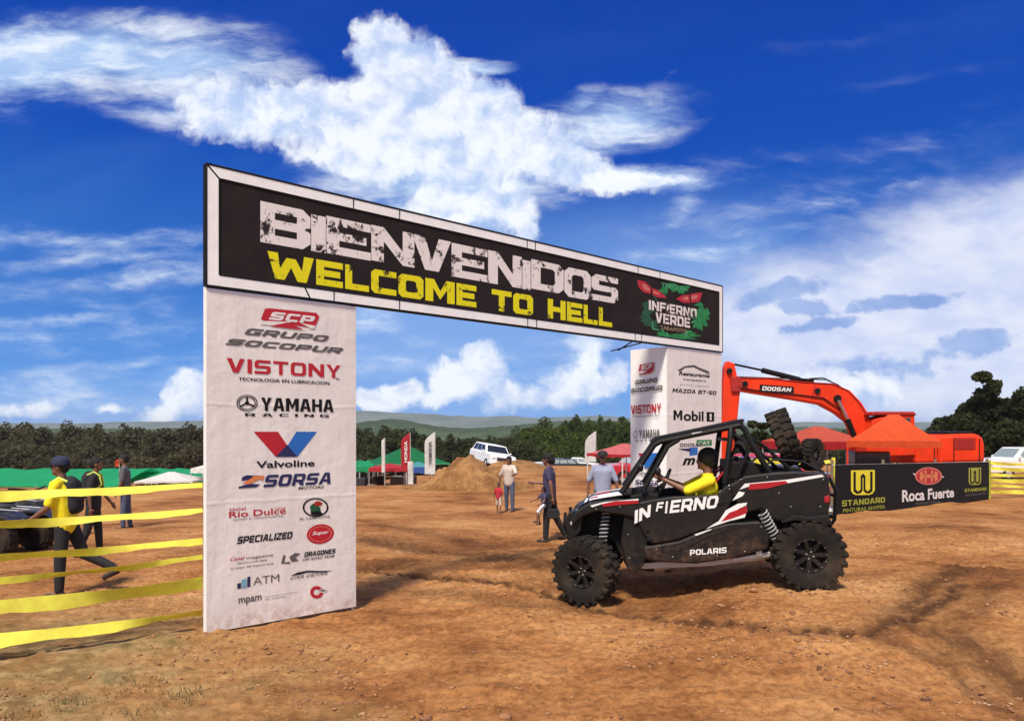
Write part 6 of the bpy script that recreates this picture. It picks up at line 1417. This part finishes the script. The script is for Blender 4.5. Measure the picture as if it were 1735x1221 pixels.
def quad(label, px, Y, rz, col='card'):
    x = (px - CX) * Y / FPX; g = gz1(x, Y); t = thing('quad_bike', label, 'quad bike', (x, Y, g), R(rz))
    for sx in (-.60, .60):
        for s in (-1, 1):
            w = part('wheel', t, (sx, s * .42, .30)); m_ = MB(); m_.lathe([(.14, -.11), (.26, -.13), (.30, -.09), (.30, .09), (.26, .13), (.14, .11)], (0, 0, 0), 'y', 22)
            for kk in range(16): a = 2 * math.pi * kk / 16; rt = Matrix.Rotation(-a, 3, 'Y'); m_.box(rt @ Vector((.30, 0, 0)), (.03, .20, .045), rt)
            m_.build('tyre', 'rubber', w, smooth=True); m_ = MB(); m_.lathe([(0, -.07), (.14, -.09), (.15, .09), (0, .07)], (0, 0, 0), 'y', 14); m_.build('rim', 'rim', w, smooth=True)
    m_ = MB(); m_.prism([(-.75, -.18, .45), (-.62, -.18, .80), (-.35, -.18, .86), (-.1, -.18, .68), (.5, -.18, .72), (.75, -.18, .60), (.5, -.18, .35), (-.5, -.18, .30)], (0, .36, 0)); m_.build('body', col, t, bevel=.05)
    for sx in (-.60, .60):
        for s in (-1, 1): m_ = MB(); m_.prism([(sx - .40, s * .25, .58), (sx - .25, s * .25, .70), (sx + .25, s * .25, .70), (sx + .40, s * .25, .58), (sx + .25, s * .25, .66), (sx - .25, s * .25, .66)], (0, s * .32, 0)); m_.build('fender', 'card', t, bevel=.01)
    m_ = MB(); m_.prism([(-.12, -.15, .70), (.0, -.15, .80), (.45, -.15, .82), (.5, -.15, .74)], (0, .30, 0)); m_.build('seat', 'dark', t, bevel=.04)
    m_ = MB(); m_.tube([(-.25, -.38, 1.0), (-.38, -.2, .98), (-.42, 0, .94), (-.38, .2, .98), (-.25, .38, 1.0)], .018, 8); m_.tube([(-.42, 0, .94), (-.5, 0, .75)], .03, 8); m_.build('handlebar', 'steel', t, smooth=True)
    m_ = MB()
    for y in (-.25, 0, .25): m_.tube([(-.85, y, .78), (-.40, y, .80)], .012, 6); m_.tube([(.35, y, .78), (.85, y, .76)], .012, 6)
    m_.tube([(-.85, -.3, .78), (-.85, .3, .78)], .012, 6); m_.tube([(.85, -.3, .76), (.85, .3, .76)], .012, 6); m_.build('rack', 'alu', t, smooth=True)
    return t
quad('dark quad bike cut by the left edge behind the yellow tapes', -22, 12.8, -8)
quad('second dark quad bike farther back left of the man in yellow', 30, 14.5, 160)

# ------------------------------------------------------------------ excavator
YE = 24.0
xb = (1560 - CX) * YE / FPX; ge = gz1(xb, YE + 1)
ex_ = thing('excavator', 'orange-red tracked excavator with its long boom reaching left behind the gate', 'excavator', (xb, YE, ge))
def E(px, py, dy=0): 
    q = PX(px, py, YE + dy); return Vector((q.x, YE + dy, q.z))
def plate(pts, th, name, mt='exc', dy=0, bevel=.03, par=None):
    m_ = MB(); m_.prism([E(*p) + Vector((0, dy - th / 2, 0)) for p in pts], (0, th, 0)); return m_.build(name, mt, par or ex_, world=True, bevel=bevel)
boom = plate([(1243, 641), (1300, 641), (1360, 648), (1410, 651), (1436, 662), (1455, 682), (1468, 703), (1470, 722), (1455, 740), (1444, 738), (1434, 715), (1415, 700), (1385, 684), (1340, 676), (1290, 668), (1248, 661), (1238, 652)], .42, 'boom')
plate([(1226, 622), (1230, 612), (1242, 616), (1247, 640), (1252, 662), (1248, 700), (1243, 745), (1234, 800), (1222, 815), (1214, 800), (1219, 740), (1222, 690)], .34, 'arm')
plate([(1234, 640), (1250, 638), (1256, 650), (1250, 664), (1236, 664)], .50, 'arm_bracket', 'excd', bevel=.01)
m_ = MB(); m_.tube([E(1291, 627), E(1355, 643)], .085, 12); m_.tube([E(1355, 643), E(1378, 646)], .06, 10); m_.build('arm_cylinder', 'steel', ex_, world=True, smooth=True)
m_ = MB(); m_.tube([E(1244, 617), E(1291, 627)], .035, 10); m_.build('cylinder_rod', 'steel', ex_, world=True, smooth=True)
for dy in (-.30, .30):
    m_ = MB(); m_.tube([E(1420, 678, dy), E(1437, 712, dy)], .055, 10); m_.build('cylinder_rod', 'chrome', ex_, world=True, smooth=True); m_ = MB(); m_.tube([E(1436, 710, dy), E(1450, 745, dy)], .085, 10); m_.build('boom_cylinder', 'steel', ex_, world=True, smooth=True)
    m_ = MB(); m_.lathe([(0, -.03), (.12, -.03), (.12, .03), (0, .03)], E(1419, 675, dy * .8), 'y', 14); m_.build('boom_pin', 'steel', ex_, world=True)
m_ = MB(); m_.tube([E(1244, 638, -.1), E(1330, 641, -.1), E(1400, 643, -.1), E(1420, 652, -.1), E(1440, 668, -.1)], .022, 6); m_.tube([E(1372, 641, .05), E(1395, 640, .05), E(1408, 646, .05)], .02, 6); m_.build('hydraulic_hose', 'steel', ex_, world=True, smooth=True)
m_ = MB(); m_.tube([E(1245, 640, -.22), E(1300, 640, -.22), E(1360, 647, -.22), E(1410, 650, -.22), E(1436, 661, -.22), E(1455, 681, -.22), E(1469, 703, -.22)], .018, 6); m_.tube([E(1248, 662, -.22), E(1290, 669, -.22), E(1340, 677, -.22), E(1385, 685, -.22), E(1415, 701, -.22), E(1434, 716, -.22)], .018, 6); m_.build('weld_seam', 'excd', ex_, world=True, smooth=True)
for (ax, ay) in [(1262, 650), (1385, 662), (1236, 628), (1226, 790)]:
    m_ = MB(); m_.lathe([(0, -.04), (.09, -.04), (.09, .04), (0, .04)], E(ax, ay, -.22), 'y', 12); m_.build('boom_pin', 'steel', ex_, world=True)
plate([(1375, 653), (1377, 653), (1372, 678), (1370, 677)], .44, 'weld_seam', 'excd', bevel=0)
m_ = MB(); m_.tube([E(1250, 656, -.24), E(1300, 664, -.24), E(1350, 668, -.24), E(1395, 674, -.24), E(1425, 694, -.26)], .02, 6); m_.build('hydraulic_hose', 'steel', ex_, world=True, smooth=True)
plate([(1594, 741), (1628, 741), (1628, 760), (1594, 760)], .02, 'access_door', 'excd', dy=-.755, bevel=0)
for xx in (1560, 1592, 1634): plate([(xx, 742), (xx + 1.2, 742), (xx + 1.2, 781), (xx, 781)], .02, 'panel_seam', 'steel', dy=-.757, bevel=0)
plate([(1480, 712), (1522, 708), (1522, 735), (1474, 735)], .03, 'cab_window', 'glass', dy=-.72, bevel=0)
Eb = Board((0, YE - .212, 0), (0, -1, 0), None, ex_)
Eb.poly([(1287, 651), (1345, 655), (1345, 666), (1287, 663)], 'blackp', .012, 'name_plate'); Eb.text('DOOSAN', 1291, 654, 661, 1341, 'wprint', .03, .2, .018, yt2=657, yb2=663.5)
# upper structure
plate([(1452, 745), (1462, 712), (1478, 706), (1500, 702), (1530, 700), (1532, 770), (1452, 772)], 1.0, 'cab', 'exc', dy=-.2); plate([(1460, 698), (1528, 698), (1533, 704), (1458, 704)], 1.1, 'cab_roof', 'excd', dy=-.2)
plate([(1530, 742), (1590, 735), (1632, 734), (1642, 740), (1645, 752), (1645, 782), (1530, 785)], 2.3, 'engine_cover', 'exc', dy=.4, bevel=.12)
plate([(1588, 731), (1630, 730), (1634, 735), (1588, 736)], 2.0, 'engine_hood', 'steel', dy=.4)
for kk in range(5): plate([(1597, 743 + kk * 3.4), (1624, 743 + kk * 3.4), (1624, 744.8 + kk * 3.4), (1597, 744.8 + kk * 3.4)], .03, 'vent_slat', 'excd', dy=-.76, bevel=0)
for dy in (-.75, .95):
    m_ = MB(); n = 24; P = []
    zc = ge + .42; 
    for a in np.linspace(0, 2 * math.pi, n, endpoint=False):
        c, s_ = math.cos(a), math.sin(a); P.append(Vector((xb - .2 + (1.4 if c > 0 else -1.4) + .4 * c, YE + dy - .25, zc + .40 * s_)))
    m_.prism(P, (0, .5, 0)); m_.build('track', 'rubber', ex_, world=True, bevel=.03)
m_ = MB(); m_.lathe([(0, 0), (.8, 0), (.8, .3), (0, .3)], (xb - .2, YE + .1, ge + .75), 'z', 20); m_.build('slew_ring', 'steel', ex_, world=True)
m_ = MB(); bk = [E(1205, 800), E(1228, 800), E(1240, 815), E(1236, 835), E(1218, 842), E(1200, 830)]; m_.prism([p + Vector((0, -.45, 0)) for p in bk], (0, .9, 0)); m_.build('bucket', 'excd', ex_, world=True, bevel=.03)
bpy.context.view_layer.update()

# ------------------------------------------------------------------ air
ztop = max(v.co.z for v in bpy.data.objects['far_hills'].data.vertices) + 2; zlow = min(v.co.z for n_ in ('ground', 'far_hills', 'wooded_hill') for v in bpy.data.objects[n_].data.vertices) - 1
hz = MB(); hz.box((0, 3000, (ztop + zlow) / 2), (14000, 8000, ztop - zlow)); ho = hz.build('haze', 'steel'); ho.data.materials.clear()
hm = bpy.data.materials.new('haze'); hm.use_nodes = True; HT = NT(hm.node_tree); HT.n.clear(); ou = HT.node('ShaderNodeOutputMaterial'); pv = HT.node('ShaderNodeVolumePrincipled')
pv.inputs['Density'].default_value = .00012; pv.inputs['Color'].default_value = (.78, .86, .95, 1); HT.l.new(pv.outputs[0], ou.inputs['Volume']); ho.data.materials.append(hm); tag(ho, kind='stuff', label='thin haze in the air towards the far hills', cat='haze')

# ------------------------------------------------------------------ groups of alike things
GR = {'parked_car': 'vehicles parked round the dirt field', 'pickup_truck': 'vehicles parked round the dirt field', 'canopy_tent': 'pitched canopy tents round the field', 'long_tent': 'long green tarpaulin tents',
      'feather_flag': 'feather flags beside the tents', 'tree': 'trees at the right of the field', 'tape_fence': 'yellow tape fences', 'gear_stack': 'stacks of gear under the tents', 'spare_wheel': 'spare wheels in the buggy bed', 'quad_bike': 'quad bikes parked at the left edge', 'person': 'people walking about the field'}
for o in list(COL.objects):
    g = GR.get(o.name.split('.')[0])
    if g and o.parent is None and 'category' in o.keys() and o['category'] != 'bush' and not ('driver' in o['label']): o['group'] = g
